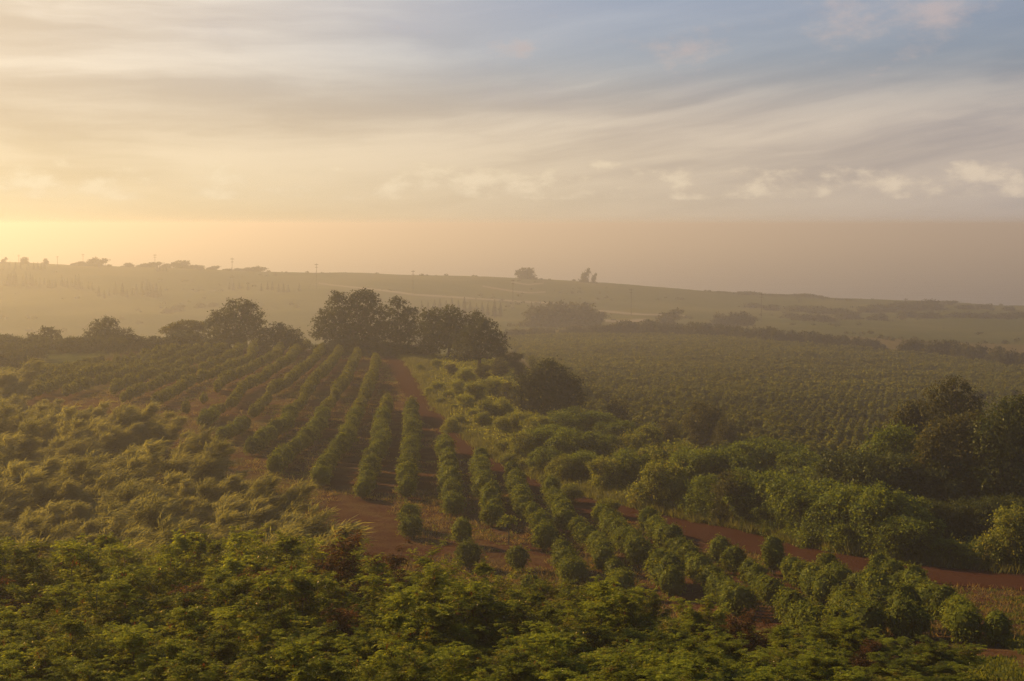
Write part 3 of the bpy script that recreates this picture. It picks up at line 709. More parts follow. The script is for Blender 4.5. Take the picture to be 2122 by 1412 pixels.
hero_tree('vine_draped_tree', 1995, 1115, 119, [(-30, -216, 44, 34), (20, -222, 46, 36), (-66, -180, 34, 40), (58, -190, 40, 40), (0, -170, 76, 48), (-40, -130, 36, 42), (6, -120, 34, 44), (50, -126, 60, 50), (-10, -84, 18, 36), (64, -72, 60, 60), (14, -60, 14, 28), (-50, -60, 50, 46), (0, -30, 70, 40)], 70,
          'largest dark tree at right, its foliage hanging in long pale curtains', 'tree', M['brown'], 55, leaf=0.25, dens=4.4, per=11, clump=0.36, rad=0.35)
hero_tree('broadleaf_tree', 2100, 1125, 116, [(-10, -262, 40, 32), (30, -250, 50, 40), (-30, -216, 50, 44), (30, -190, 70, 60), (-20, -140, 60, 60), (40, -120, 70, 60), (-10, -70, 70, 56), (40, -40, 70, 50), (20, -288, 20, 14)], 60,
          'massive dark green tree cut off by the right edge of the view', 'tree', M['deep'], 56, leaf=0.27, dens=4.2, rad=0.35)
hero_tree('broadleaf_tree', 2190, 1120, 122, [(0, -220, 60, 50), (-30, -160, 60, 60), (30, -150, 60, 60), (0, -80, 70, 70)], 60,
          'dark green tree just beyond the right edge, behind the massive one', 'tree', M['deep'], 57, leaf=0.28, dens=3.6, rad=0.3)

for u in np.arange(1770, 2240, 38):
    place_bush('hedge_shrub', SH['deep'][r.integers(3)], u, np.interp(u, [1770, 1880, 2000, 2240], [1010, 1030, 1035, 1040]) + r.uniform(-14, 14), np.interp(u, [1770, 2240], [6.2, 5.6]), 'tall dark shrub at the foot of the big trees at right', 'shrub', 'dark shrubs under the right trees', 1.05, y=r.uniform(117, 123))
for u in np.arange(1900, 2240, 44):
    place_bush('hedge_shrub', SH['deep'][r.integers(3)], u, 1085, 3.4, 'tall dark shrub at the foot of the big trees at right', 'shrub', 'dark shrubs under the right trees', 1.1, y=r.uniform(107, 111))

# ------------------------------------------------------------------ feathery ironwood grove at the left
def ironwood_proto(seed, h=6.0, stems=7, per=88):
    r_ = np.random.default_rng(seed); Lv_ = Leaves(); Tb_ = Tubes()
    for st in range(stems):
        a0 = st*2.4 + r_.uniform(-.5, .5); sp_ = r_.uniform(0.5, 1.5)
        top = np.array([0.9 + math.cos(a0)*sp_ + r_.normal(0, .3), math.sin(a0)*sp_, h*(1.0 if st == 0 else r_.uniform(.5, .92))])
        P = curve_path(np.array([math.cos(a0)*.2, math.sin(a0)*.2, -0.3]), top, np.array([-0.35, 0, 0]), 9)
        Tb_.add(P, np.linspace(0.07, 0.010, 9), 5)
        stint = np.clip(r_.normal(.42, .18), .05, .9)
        for i in range(17):
            tq = r_.uniform(0.12, 1.0)
            p0 = np.array([np.interp(tq, np.linspace(0, 1, 9), P[:, k]) for k in range(3)])
            a = r_.uniform(0, 6.28)
            ln = (1.12-tq)**0.7*h*0.30*r_.uniform(0.5, 1.3) + 0.35
            d = norm(np.array([math.cos(a)*0.75 + 0.55, math.sin(a)*0.75, r_.uniform(0.55, 1.6)]))
            B_ = curve_path(p0, p0 + d*ln, np.array([-0.08*ln, 0, 0.08*ln]), 5)
            Tb_.add(B_, np.linspace(0.02, 0.005, 5), 3)
            m_ = int(per*(0.3 + ln/2.0))
            tt = r_.uniform(0.05, 1.0, m_)
            pos = np.stack([np.interp(tt, np.linspace(0, 1, 5), B_[:, k]) for k in range(3)], axis=1) + r_.normal(0, .11, (m_, 3))
            pl = norm(d*0.45 + np.array([0.55, -0.05, 0.60]) + r_.normal(0, .22, 3))
            sd = norm(pl + r_.normal(0, .42, (m_, 3)))
            L1 = r_.uniform(0.25, 0.60, m_)
            nn = norm(r_.normal(size=(m_, 3)))
            tn = np.clip(stint + r_.normal(0, .12) + r_.normal(0, .13, m_), 0, 1)
            Lv_.add(pos, sd, nn, L1, 0.046, tn)
            p2 = pos + sd*L1[:, None]*0.8
            sd2 = norm(sd + np.array([0.35, 0, -0.22]))
            Lv_.add(p2, sd2, nn, L1*0.8, 0.040, np.clip(tn + .08, 0, 1))
    fit(Lv_, Tb_, 0.92*h, h)
    a = Lv_.mesh('ironwood_crown'); a.materials.append(M['iron'])
    b = Tb_.mesh('ironwood_trunk'); b.materials.append(M['bark'])
    return a, b, h
IRON = [ironwood_proto(700+i, 5.6 + 0.5*(i % 3)) for i in range(5)]
r = np.random.default_rng(77)
EDGE = [(e_[0] - 18, e_[1] + 22) for e_ in [(-40, 792), (40, 790), (120, 800), (200, 806), (280, 812), (350, 838), (410, 862), (450, 905), (480, 950), (520, 968), (570, 985), (620, 1030), (660, 1080), (690, 1120)]]
eu = [e[0] for e in EDGE]; ev = [e[1] for e in EDGE]
cand = []
for v0 in [800, 822, 848, 878, 912, 950, 992, 1036, 1082, 1122]:
    step = 46*(1 + (v0-800)/420)
    for u0 in np.arange(-110, 700, step):
        u = u0 + r.uniform(-.3, .3)*step; v = v0 + r.uniform(-10, 10)
        if v < np.interp(u, eu, ev) + 3: continue
        if u > np.interp(v, ev[4:], eu[4:]): continue
        cand.append((u, v))
for u, v in EDGE[1:-2]: cand.append((u - 6, v + 6))
# the dark ironwood at far left edge
for k, (u, v) in enumerate(cand):
    h = r.uniform(3.2, 5.8)*(0.75 if v < 830 else 1.0)
    a, b, top = IRON[k % 5]
    q = at(u, v, h); s = h/top*1.03
    edge = u > np.interp(v, ev[4:], eu[4:]) - 60
    make_thing('ironwood_tree', (q[0], q[1], q[2]-0.1), r.uniform(-0.5, 0.5), (s*r.uniform(1.0, 1.35), s*1.15, s), (('crown', a, None), ('trunk', b, None)),
               'feathery ironwood at the right fringe of the grove, beside the bare red soil' if edge else 'feathery windblown ironwood inside the grove left of the coffee rows', 'ironwood', 'feathery ironwoods of the left grove')
q = at(12, 762, 5.0)
make_thing('ironwood_tree', (q[0], q[1], q[2]-0.1), 0.3, (1.3, 1.3, 0.95), (('crown', IRON[1][0], None), ('trunk', IRON[1][1], None)), 'darker ironwood at the left edge, topmost of the grove beside a bright bush', 'ironwood', 'feathery ironwoods of the left grove')
place_bush('brush_shrub', SH['yellow'][1], 14, 758, 2.0, 'bright yellow-green bush at the left edge above the ironwood grove', 'shrub', None, 1.3)

# ------------------------------------------------------------------ koa shrubs in the foreground
def pinnate(Lv_, r_, pos, az, el, L, tint, pairs=6, pl=0.105, pw=0.034, droop=0.38):
    n = len(pos)
    hd = np.stack([np.cos(az), np.sin(az), np.zeros(n)], axis=1); sd = np.stack([-np.sin(az), np.cos(az), np.zeros(n)], axis=1)
    for k in range(pairs):
        tt = (k+0.6)/pairs
        p = pos + hd*(L*tt*np.cos(el))[:, None]
        p[:, 2] += L*(tt*np.sin(el) - droop*tt*tt)
        sl = np.sin(el) - 2*droop*tt
        ln = pl*(0.7 + 0.6*math.sin(math.pi*(0.2+0.7*tt)))
        for sg in (-1, 1):
            d = norm(sd*sg + hd*0.75 + np.stack([np.zeros(n), np.zeros(n), sl*0.6 - 0.30 + r_.normal(0, .12, n)], axis=1))
            nn = norm(np.array([0, 0, 1.0]) + hd*(-sl)[:, None]*0.6 + r_.normal(0, .45, (n, 3)))
            Lv_.add(p, d, nn, ln*r_.uniform(.85, 1.2, n), pw, np.clip(tint + r_.normal(0, .08, n), 0, 1))

def koa_proto(seed, h=4.6, stems=9, dry=0.0, sparse=1.0):
    r_ = np.random.default_rng(seed); Lv_ = Leaves(); Tb_ = Tubes(); Pd = Leaves(); Fl = Leaves()
    for i in range(stems):
        a = i*2.4 + r_.uniform(-.5, .5); lean = r_.uniform(0.12, 0.46)
        hh = h*r_.uniform(0.55, 1.02)*(1-0.3*lean) if i else h*1.0
        if i == 0: lean = 0.06
        p0 = np.array([math.cos(a)*0.25, math.sin(a)*0.25, -0.3]); p1 = np.array([math.cos(a)*lean*h, math.sin(a)*lean*h, hh])
        P = curve_path(p0, p1, np.array([math.cos(a), math.sin(a), 0])*0.18, 8)
        Tb_.add(P, np.linspace(0.045, 0.008, 8), 5)
        st = np.clip(r_.normal(.45, .16), 0.1, .9)
        ts = np.linspace(0, 1, 8)
        nodes = [(np.array([np.interp(q_, ts, P[:, k]) for k in range(3)]), q_) for q_ in np.sort(r_.uniform(0.38, 1.0, 18))]
        tips = []
        for p, q_ in nodes:
            tips.append((p, 1.0))
            if True:
                for _ in range(2):
                    b_ = r_.uniform(0, 6.28); ln = r_.uniform(0.25, 0.95)*min(1.0, (1.22-q_)*2.6)
                    e = p + np.array([math.cos(b_)*ln, math.sin(b_)*ln, ln*r_.uniform(-0.1, 1.1)])
                    Tb_.add(curve_path(p, e, np.array([0, 0, 0.05]), 4), np.linspace(0.014, 0.005, 4), 3)
                    tips.append((e, 0.9)); tips.append((p*0.45 + e*0.55, 0.8))
        for p, sz in tips:
            n = max(3, int(6*sparse)); n = n + r_.integers(0, 3)
            az = np.arange(n)*2.4 + r_.uniform(0, 6)
            el = r_.uniform(0.0, 1.15, n)
            ct = np.clip(st + r_.normal(0, .14), 0, 1)
            pinnate(Lv_, r_, np.repeat(p[None, :], n, 0) + r_.normal(0, .03, (n, 3)), az, el, np.full(n, 0.30*sz)*r_.uniform(.8, 1.25, n), np.full(n, ct))
            if r_.random() < 0.10:
                m_ = r_.integers(5, 12)
                pp = p + r_.normal(0, .07, (m_, 3))
                Pd.add(pp, norm(np.array([0, 0, -1.0]) + r_.normal(0, .3, (m_, 3))), norm(r_.normal(size=(m_, 3))), 0.17, 0.028, r_.random(m_))
            if r_.random() < 0.05:
                m_ = 5
                pp = p + np.array([0, 0, 0.06]) + r_.normal(0, .012, (m_, 3))
                Fl.add(pp, norm(r_.normal(size=(m_, 3))), norm(r_.normal(size=(m_, 3))), 0.045, 0.045, r_.random(m_))
    mi = np.concatenate([np.full(sum(len(t_) for t_ in c_.T), i_) for i_, c_ in enumerate((Lv_, Pd, Fl))]).astype(np.int32)
    Lv_.V += Pd.V + Fl.V; Lv_.T += Pd.T + Fl.T
    fo = Lv_.mesh('koa_foliage'); st_ = Tb_.mesh('koa_stem'); st_.materials.append(M['bark'])
    for m_ in ('koa_dry' if dry else 'koa', 'pod', 'flower'): fo.materials.append(M[m_])
    fo.polygons.foreach_set('material_index', mi)
    return [fo, st_, None, None, h]
KOA = [koa_proto(800+i, 4.4 + 0.35*(i % 3), 8 + i % 3) for i in range(5)]
KOA_DRY = koa_proto(850, 4.2, 6, dry=1.0, sparse=0.5)
TOPL = [(-80, 1120), (0, 1128), (60, 1150), (110, 1150), (160, 1132), (200, 1114), (250, 1122), (290, 1172), (330, 1140), (380, 1098), (440, 1130), (500, 1096), (560, 1130), (600, 1112), (650, 1150), (720, 1118), (780, 1150), (830, 1150), (890, 1142), (930, 1195), (1010, 1170), (1060, 1215), (1130, 1178), (1180, 1215), (1240, 1204), (1290, 1225), (1330, 1212), (1400, 1262), (1460, 1236), (1500, 1290), (1540, 1296), (1620, 1300), (1700, 1305), (1760, 1290), (1830, 1320), (1900, 1340), (1960, 1350), (2010, 1388), (2060, 1440)]
tu = [a[0] for a in TOPL]; tv = [a[1] for a in TOPL]
G_KOA = 'feathery koa shrubs across the foreground'
r = np.random.default_rng(33)
nk = 0
def koa(u, y, vtop, label, proto, sp=1.0):
    """shrub at column u, distance y, whose top reaches photo row vtop"""
    q = at_y(u, y); ztop = -(vtop-CV)/F*y
    h = ztop - q[2]
    s = h/proto[4]
    if s < 0.25: return
    sxy = max(0.75, min(1.15, s*1.05))*sp
    make_thing('koa_shrub', (q[0], q[1], q[2]-0.1), r.uniform(0, 6.28), (sxy, sxy, s), (('foliage', proto[0], None), ('stem', proto[1], None)), label, 'shrub', G_KOA)
# back rank: its tops draw the skyline of the foreground
for u, v in TOPL[:-1]:
    if -100 < u < 2050:
        koa(u + r.uniform(-6, 6), r.uniform(57, 63) if u < 1400 else r.uniform(52, 60), v, 'back-rank koa shrub whose feathery tip stands up along the edge of the red field', KOA[nk % 5], 0.9); nk += 1
for y, du, dv in [(53, 105, 36), (48, 115, 78), (44, 120, 118), (40, 130, 165), (36.5, 140, 212), (33, 150, 275)]:
    for u0 in np.arange(-140, 2300, du):
        u = u0 + r.uniform(-.35, .35)*du
        vb = np.interp(u, tu, tv)
        if u > 2060: vb = 1440 + (u-2060)*0.8
        v = vb + dv*(0.86 if u < 1300 else 0.66) + r.uniform(-52, 42)
        if v > 1440: continue
        dryone = r.random() < 0.035
        koa(u, y + r.uniform(-1.4, 1.4), v, 'withered brown koa shrub among the green ones in the foreground' if dryone else 'leafy green koa shrub in the dense foreground thicket', KOA_DRY if dryone else KOA[nk % 5]); nk += 1
for u, y, v in [(940, 55, 1230), (1510, 54, 1276), (1560, 55, 1268), (1800, 51, 1325)]:
    koa(u, y, v, 'withered brown koa shrub with red seed pods at the edge of the thicket', KOA_DRY, 0.62)
print('koa', nk, 'iron', len(cand))

# ------------------------------------------------------------------ ground plants (uncountable)
def blades(name, pts, n_per, L, W, spread, mat, label, cat, lean=0.5, seed=1):
    r_ = np.random.default_rng(seed); Lv_ = Leaves()
    P = np.repeat(pts, n_per, axis=0) + np.column_stack([r_.normal(0, spread, (len(pts)*n_per, 2)), np.zeros(len(pts)*n_per)])
    P[:, 2] = H(P[:, 0], P[:, 1]) - 0.02
    n = len(P)
    d = norm(np.array([0.12, 0, 1.0]) + np.column_stack([r_.normal(0, lean, n), r_.normal(0, lean, n), np.zeros(n)]))
    tt = np.clip(np.repeat(r_.random(len(pts)), n_per)*0.7 + r_.random(n)*0.3, 0, 1)
    Lv_.add(P, d, norm(r_.normal(size=(n, 3))), L*np.repeat(r_.uniform(.5, 1.2, len(pts)), n_per)*r_.uniform(.6, 1.2, n), W, tt)
    return tag(obj(name, Lv_.mesh(name), mat), label, cat, kind='stuff')
r = np.random.default_rng(55)
# verge along the right edge of the track
tr = np.array([at(u, v)[:2] for u, v in TR_R]); d = np.concatenate([[0], np.cumsum(np.linalg.norm(np.diff(tr, axis=0), axis=1))])
q = r.uniform(0, d[-1], 3400)
c0 = np.column_stack([np.interp(q, d, tr[:, 0]), np.interp(q, d, tr[:, 1])])
ta = np.column_stack([np.interp(q+1, d, tr[:, 0]), np.interp(q+1, d, tr[:, 1])]) - c0
nrm_ = np.column_stack([-ta[:, 1], ta[:, 0]]); nrm_ = norm(nrm_)
sgn = np.where((nrm_*np.array([0.6, 0.8])).sum(1) > 0, 1, -1)[:, None]
wdt = np.interp(c0[:, 1], [95, 130, 200, 260], [3.4, 3.8, 5.0, 6.0])
off = np.abs(r.normal(0.25, 0.45, len(q)))*wdt
pv_ = c0 + nrm_*sgn*off[:, None] + r.normal(0, .3, c0.shape)
blades('verge_grass', np.column_stack([pv_, np.zeros(len(pv_))]), 22, 0.95, 0.06, 0.28, M['grass'], 'tall yellow-green grass along the far edge of the dirt track', 'grass', 0.45, 2)
# dry tufts and trash between the rows
xx = r.uniform(-60, 60, 90000); yy = r.uniform(70, 270, 90000)
ok = inpoly(xx, yy, field_poly); xx, yy = xx[ok], yy[ok]
w = waves(xx, yy, 60, 8, 6, 30) + 0.5*waves(xx, yy, 61, 6, 2, 6)
near = yy < 135
tr_l = [tuple(at(u, v)[:2]) for u, v in TR_L]; trp = tr_l + [tuple(x_) for x_ in tr[::-1]]
ok = (w > 0.0) & ~inpoly(xx, yy, trp)
xx, yy = xx[ok], yy[ok]; sel = r.random(len(xx)) < np.where(yy < 130, 1.0, 0.45); xx, yy = xx[sel], yy[sel]
print('tufts', len(xx))
k = len(xx)*7//10
pts = np.column_stack([xx, yy, np.zeros(len(xx))])
blades('dry_grass', pts[:k], 9, 0.45, 0.055, 0.25, M['straw'], 'dry straw-coloured weeds between the coffee rows', 'grass', 0.9, 3)
blades('weeds', pts[k:], 12, 0.30, 0.06, 0.25, M['weed'], 'low green weeds scattered over the red soil', 'weeds', 0.9, 4)
# creeping weeds right of the last row, by the track
xx = r.uniform(14, 45, 16000); yy = r.uniform(46, 100, 16000)
pu, pv2 = proj(xx, yy, H(xx, yy))
ok = inpoly(pu, pv2, [(1950, 1225), (2122, 1240), (2300, 1260), (2300, 1700), (2000, 1700), (1990, 1350), (2120, 1300), (2000, 1250)]) & (waves(xx, yy, 64, 6, 3, 10) > 0.0)
pts = np.column_stack([xx[ok], yy[ok], np.zeros(ok.sum())])
blades('creeping_weeds', pts, 14, 0.26, 0.10, 0.25, M['weed'], 'bright creeping weeds on the soil at the right end of the field', 'weeds', 1.2, 5)
# undergrowth below the hedges
xx = r.uniform(-12, 75, 60000); yy = r.uniform(92, 275, 60000)
pu, pv2 = proj(xx, yy, H(xx, yy))
UG = [(840, 735), (890, 730), (1085, 760), (1150, 850), (1400, 930), (1700, 985), (2400, 1010), (2400, 1195), (2122, 1182), (1950, 1170), (1700, 1130), (1420, 1068), (1230, 1026), (1070, 966), (960, 895), (880, 790)]
ok = inpoly(pu, pv2, UG); sel = r.random(ok.sum()) < 0.55
pts = np.column_stack([xx[ok][sel], yy[ok][sel], np.zeros(sel.sum())])
Lv = Leaves(); n = len(pts)*10
P = np.repeat(pts, 10, axis=0); P[:, :2] += r.normal(0, .5, (n, 2)); P[:, 2] = H(P[:, 0], P[:, 1]) + np.abs(r.normal(0.1, .4, n))
Lv.add(P, r.normal(size=(n, 3)) + np.array([0, 0, .2]), norm(np.array([0, 0, .8]) + r.normal(size=(n, 3))*.6), r.uniform(.2, .42, n), 0.17, np.clip(np.repeat(r.random(len(pts)), 10)*.7 + r.random(n)*.3, 0, 1))
tag(obj('undergrowth', Lv.mesh('undergrowth'), M['shrub']), 'tangled low undergrowth beneath the hedge shrubs', 'undergrowth', kind='stuff')
# low brush under the grove and thicket
xx = r.uniform(-75, 25, 26000); yy = r.uniform(26, 285, 26000)
pu, pv2 = proj(xx, yy, H(xx, yy))
ok = ~inpoly(xx, yy, field_poly) & (pu < 900) & (pu > -300) & (yy < 272)
pts = np.column_stack([xx[ok], yy[ok], np.zeros(ok.sum())])
blades('brush_grass', pts, 10, 0.9, 0.05, 0.4, M['brown'], 'rough grass under the ironwood grove and the koa thicket', 'grass', 0.5, 6)
# scrub on the far valley fields
n = 5200
yy = np.exp(r.uniform(math.log(430), math.log(1250), n)); uu = r.uniform(-500, 2700, n); xx = (uu-CU)/F*yy
zz = H(xx, yy); pu, pv2 = proj(xx, yy, zz)
ok = (waves(xx, yy, 91, 8, 40, 260) > 0.45) & ~inpoly(pu, pv2, RF)
pts = np.column_stack([xx[ok], yy[ok], zz[ok]-0.3]); n = len(pts)
scrub_p = [low_bush(360+i, 26, 4.2, 1.7) for i in range(4)]
tag(obj('scrub', scatter_mesh('scrub', scrub_p, pts, r.uniform(0, 6.28, n), r.uniform(.4, 1.2, n), r.normal(0, .12, n)), M['far']), 'low scrub dotted over the hazy far fields', 'scrub', kind='stuff')

# ------------------------------------------------------------------ far trees, windbreak, pines, poles
FAR = [bush_proto(900+i, 9.0, 6.0, 9, 0.8, 0.7, 8, 0.75, M['far'], 'far_tree', 0.2, 0.02) for i in range(4)]
def wind_tree(seed):
    r_ = np.random.default_rng(seed); Lv_ = Leaves(); Tb_ = Tubes()
    lobes = [(-0.2, 0, 0.9, 2.0, 1.6, 1.0), (1.2, 0, 1.2, 2.2, 1.6, 1.1), (0.6, 0, 2.6, 1.8, 1.5, 1.1), (1.7, 0, 3.5, 1.7, 1.4, 1.1), (2.5, 0.2, 4.5, 1.4, 1.2, .9), (3.2, 0, 5.3, 0.9, .9, .6), (0.9, .3, 4.0, 1.0, 1, .8)]
    crown_leaves(r_, lobes, Lv_, .7, .4, .6, .8, 8, fill=.3); tree_skeleton(r_, lobes, 1.4, .2, Tb_, trunks=2)
    a = Lv_.mesh('wind_crown'); a.materials.append(M['far']); b = Tb_.mesh('wind_trunk'); b.materials.append(M['bark'])
    return a, b, 6.2
WIND = [wind_tree(950+i) for i in range(2)]
def far_tree(name, proto, u, vtop, vbase, Y, label, cat, group, ws=1.0, rz=0.0):
    q = at_y(u, Y); h = max(1.2, -(vtop-CV)/F*Y - q[2]); s = h/proto[2]; wx = (vbase-vtop)/F*Y/proto[2]*ws if vbase else s*ws
    return make_thing(name, (q[0], q[1], q[2]-0.12*h), rz, (wx, wx, s*1.12), (('crown', proto[0], None), ('trunk', proto[1], None)), label, cat, group)
r = np.random.default_rng(66)
# round tree dome beyond the right field
for u, vt, lab in [(1112, 634, 'left lobe of trees'), (1150, 626, 'x'), (1190, 628, 'x'), (1222, 640, 'x')]:
    far_tree('far_tree', FAR[r.integers(4)], u, vt, 682, 700, 'rounded dark tree in the hazy clump beyond the right coffee field', 'tree', 'clump of round trees beyond the right field', 1.1)
far_tree('windswept_tree', WIND[0], 1372, 640, 672, 700, 'windswept wedge-shaped tree beyond the hedge of the right field', 'tree', None, 1.9)
for u, vt in [(1490, 650), (1520, 646), (1548, 652)]:
    far_tree('far_tree', FAR[r.integers(4)], u, vt, 675, 720, 'low rounded tree of the three beyond the windbreak', 'tree', 'three low trees beyond the windbreak', 1.2)
# windbreak between the right field and the coast
HT = [(1050, 683), (1150, 680), (1250, 672), (1300, 667), (1400, 668), (1500, 673), (1600, 682), (1700, 691), (1780, 701), (1842, 712)]
HB = [(1050, 704), (1300, 694), (1500, 702), (1700, 719), (1842, 731)]
for u in np.arange(1050, 1846, 19):
    vt = np.interp(u, [p[0] for p in HT], [p[1] for p in HT]) + r.uniform(-4, 4); vb = np.interp(u, [p[0] for p in HB], [p[1] for p in HB])
    q = at(u, vb)
    far_tree('windbreak_tree', FAR[r.integers(4)], u + r.uniform(-4, 4), vt, vb, q[1], 'dense tree in the long windbreak behind the right coffee field', 'tree', 'trees of the long windbreak', 0.95, r.uniform(0, 6))
for u, vt, vb in [(1880, 706, 738), (1905, 702, 738), (1935, 704, 742), (1968, 706, 744), (2000, 712, 748), (2030, 714, 752), (2062, 720, 758), (2095, 726, 765), (2125, 730, 768), (2160, 738, 775)]:
    q = at(u, vb)
    far_tree('field_edge_tree', FAR[r.integers(4)], u, vt, vb, q[1], 'bushy tree in the loose row right of the windbreak end', 'tree', 'bushy trees at the right field corner', 1.0, r.uniform(0, 6))
# scrub trees along the coast ridge
COAST = [(1500, 606, 8), (1545, 605, 10), (1590, 618, 8), (1615, 612, 10), (1640, 613, 12), (1670, 610, 12), (1695, 614, 10), (1755, 620, 6), (1560, 628, 10), (1600, 632, 12), (1650, 634, 12), (1700, 636, 14), (1740, 640, 12), (1790, 636, 12), (1830, 632, 14), (1860, 628, 14), (1900, 627, 14), (1930, 622, 16), (1960, 624, 12), (2000, 633, 8), (2040, 632, 8), (2090, 636, 8), (1640, 650, 10), (1670, 652, 12), (1700, 654, 12), (1760, 650, 12), (1820, 652, 12), (1880, 646, 12), (1930, 648, 12), (1980, 648, 10), (2030, 650, 10), (2080, 650, 10), (2115, 648, 10)]
for u, vt, hp in COAST:
    Y = 1120 if vt < 628 and hp < 13 else (1000 if vt < 645 else 930)
    if vt >= 625: Y = at(u, vt + hp)[1]
    far_tree('coast_bush', FAR[r.integers(4)], u, vt - 1, vt + hp, Y, 'scrubby bush in the thicket along the coast at right', 'bush', 'scrub along the right coast', r.uniform(2.2, 4.0), r.uniform(0, 6))
far_tree('coast_bush', FAR[1], 1086, 555, 569, 1145, 'rounded bush on the bare coastal ridge above the track loop', 'bush', None, 2.0)
far_tree('windswept_tree', WIND[1], 1208, 556, 582, 1140, 'larger of two windswept trees on the ridge against the sea', 'tree', None, 0.9)
far_tree('windswept_tree', WIND[0], 1228, 566, 584, 1140, 'smaller thin windswept tree on the ridge against the sea', 'tree', None, 0.7)
for u, vt, ws in [(470, 557, 1.6), (492, 556, 1.6), (513, 554, 1.6), (534, 552, 1.8)]:
    far_tree('ridge_bush', FAR[r.integers(4)], u, vt, 566, 1140, 'clipped looking bush in the flat clump on the ridge, right of a pole', 'bush', 'flat clump of bushes on the ridge', ws)
far_tree('windswept_tree', WIND[0], 184, 533, 556, 1140, 'tall windswept tree leaning right on the left ridge beside a pole', 'tree', None, 1.1)
for u, vt, hp in [(150, 544, 14), (168, 542, 14), (200, 536, 18), (215, 550, 6), (225, 548, 6), (265, 545, 12), (285, 548, 12), (300, 546, 14), (315, 543, 16), (345, 546, 14), (372, 540, 18), (385, 552, 10), (398, 549, 10), (412, 550, 10), (430, 553, 10), (443, 551, 10), (5, 533, 10), (49, 533, 8), (94, 536, 6), (-30, 535, 10)]:
    far_tree('ridge_bush', (FAR + FAR + WIND)[r.integers(10)], u, vt, vt + hp, 1140, 'scrubby bush silhouetted on the left ridge against the sea', 'bush', 'scrub along the left ridge', 1.5, r.uniform(-.3, .3))
for u, vt, vb, Y in [(365, 632, 645, 760), (415, 628, 638, 780), (440, 627, 636, 790), (345, 640, 650, 740)]:
    far_tree('field_bush', FAR[r.integers(4)], u, vt, vb, at(u, vb)[1], 'hazy low bush in the valley field above the flat-topped tree', 'bush', 'hazy bushes in the left valley', 1.7)

def pine_proto(seed, h=18.0):
    r_ = np.random.default_rng(seed); Lv_ = Leaves(); Tb_ = Tubes()
    Tb_.add(curve_path(np.array([0, 0, -0.5]), np.array([r_.normal(0, .2), 0, h]), np.zeros(3), 6), np.linspace(.35, .05, 6), 6)
    tiers = 13
    for i in range(tiers):
        z = h*(0.10 + 0.88*i/(tiers-1)); ln = (1 - i/(tiers-1))**0.85*2.5*r_.uniform(.75, 1.2) + 0.45
        nb = 9
        az = np.arange(nb)*2*np.pi/nb + r_.uniform(0, 6)
        d = np.stack([np.cos(az), np.sin(az), np.full(nb, .28)], axis=1)
        b0 = np.repeat(np.array([[0, 0, z]]), nb, 0)
        Lv_.add(b0, d, np.tile([0, 0, 1.0], (nb, 1)), ln*r_.uniform(.8, 1.15, nb), 1.3, np.clip(r_.normal(.4, .2, nb), 0, 1))
        side = np.stack([-np.sin(az), np.cos(az), np.zeros(nb)], axis=1)
        Lv_.add(b0, d, side, ln*r_.uniform(.8, 1.1, nb), 0.95, np.clip(r_.normal(.4, .2, nb), 0, 1))
    a = Lv_.mesh('pine_crown'); a.materials.append(M['pine']); b = Tb_.mesh('pine_trunk'); b.materials.append(M['bark'])
    return a, b, h + 0.4
PINE = [pine_proto(970+i) for i in range(4)]
p1 = [(50, 350, 440), (85, 330, 440), (105, 270, 440), (140, 270, 440), (180, 220, 440), (205, 300, 440), (320, 250, 450), (285, 320, 450), (380, 270, 450), (405, 300, 450), (450, 340, 450), (500, 330, 460), (555, 345, 440), (625, 355, 470), (655, 360, 470), (600, 395, 470), (695, 345, 460), (775, 305, 450), (810, 360, 460), (845, 335, 470), (905, 345, 460), (950, 305, 470), (988, 290, 490), (1030, 390, 490)]
p2 = [(1110, 420, 480), (1160, 440, 500), (1240, 440, 580), (1370, 460, 570), (1310, 520, 600), (1450, 385, 560), (1538, 400, 560), (1595, 495, 590), (1660, 450, 570), (1710, 415, 570), (1785, 385, 570), (1840, 395, 570), (1880, 395, 580), (1915, 420, 590), (1962, 400, 590), (2015, 445, 580)]
p3 = [(50, 185, 240), (125, 130, 240), (195, 190, 230), (260, 140, 235), (350, 140, 240), (425, 195, 235), (475, 180, 235), (518, 140, 235), (565, 200, 235), (1980, 185, 260), (2010, 185, 260), (2050, 175, 260), (2090, 190, 260)]
p4 = [(760, 350, 430), (810, 340, 440), (880, 340, 420), (990, 340, 440), (1160, 370, 450), (1240, 360, 430), (1300, 360, 430), (1380, 350, 460), (1440, 340, 460), (1500, 370, 460), (1640, 340, 450)]
p5 = [(830, 430, 500), (870, 440, 500), (910, 425, 510), (945, 420, 500), (985, 430, 500), (1020, 415, 500), (1060, 430, 510), (1098, 410, 520), (1135, 440, 510), (1175, 450, 520), (1210, 440, 520), (1245, 450, 530), (1288, 425, 540), (1325, 440, 540), (1520, 445, 500), (1575, 430, 490)]
np_ = 0
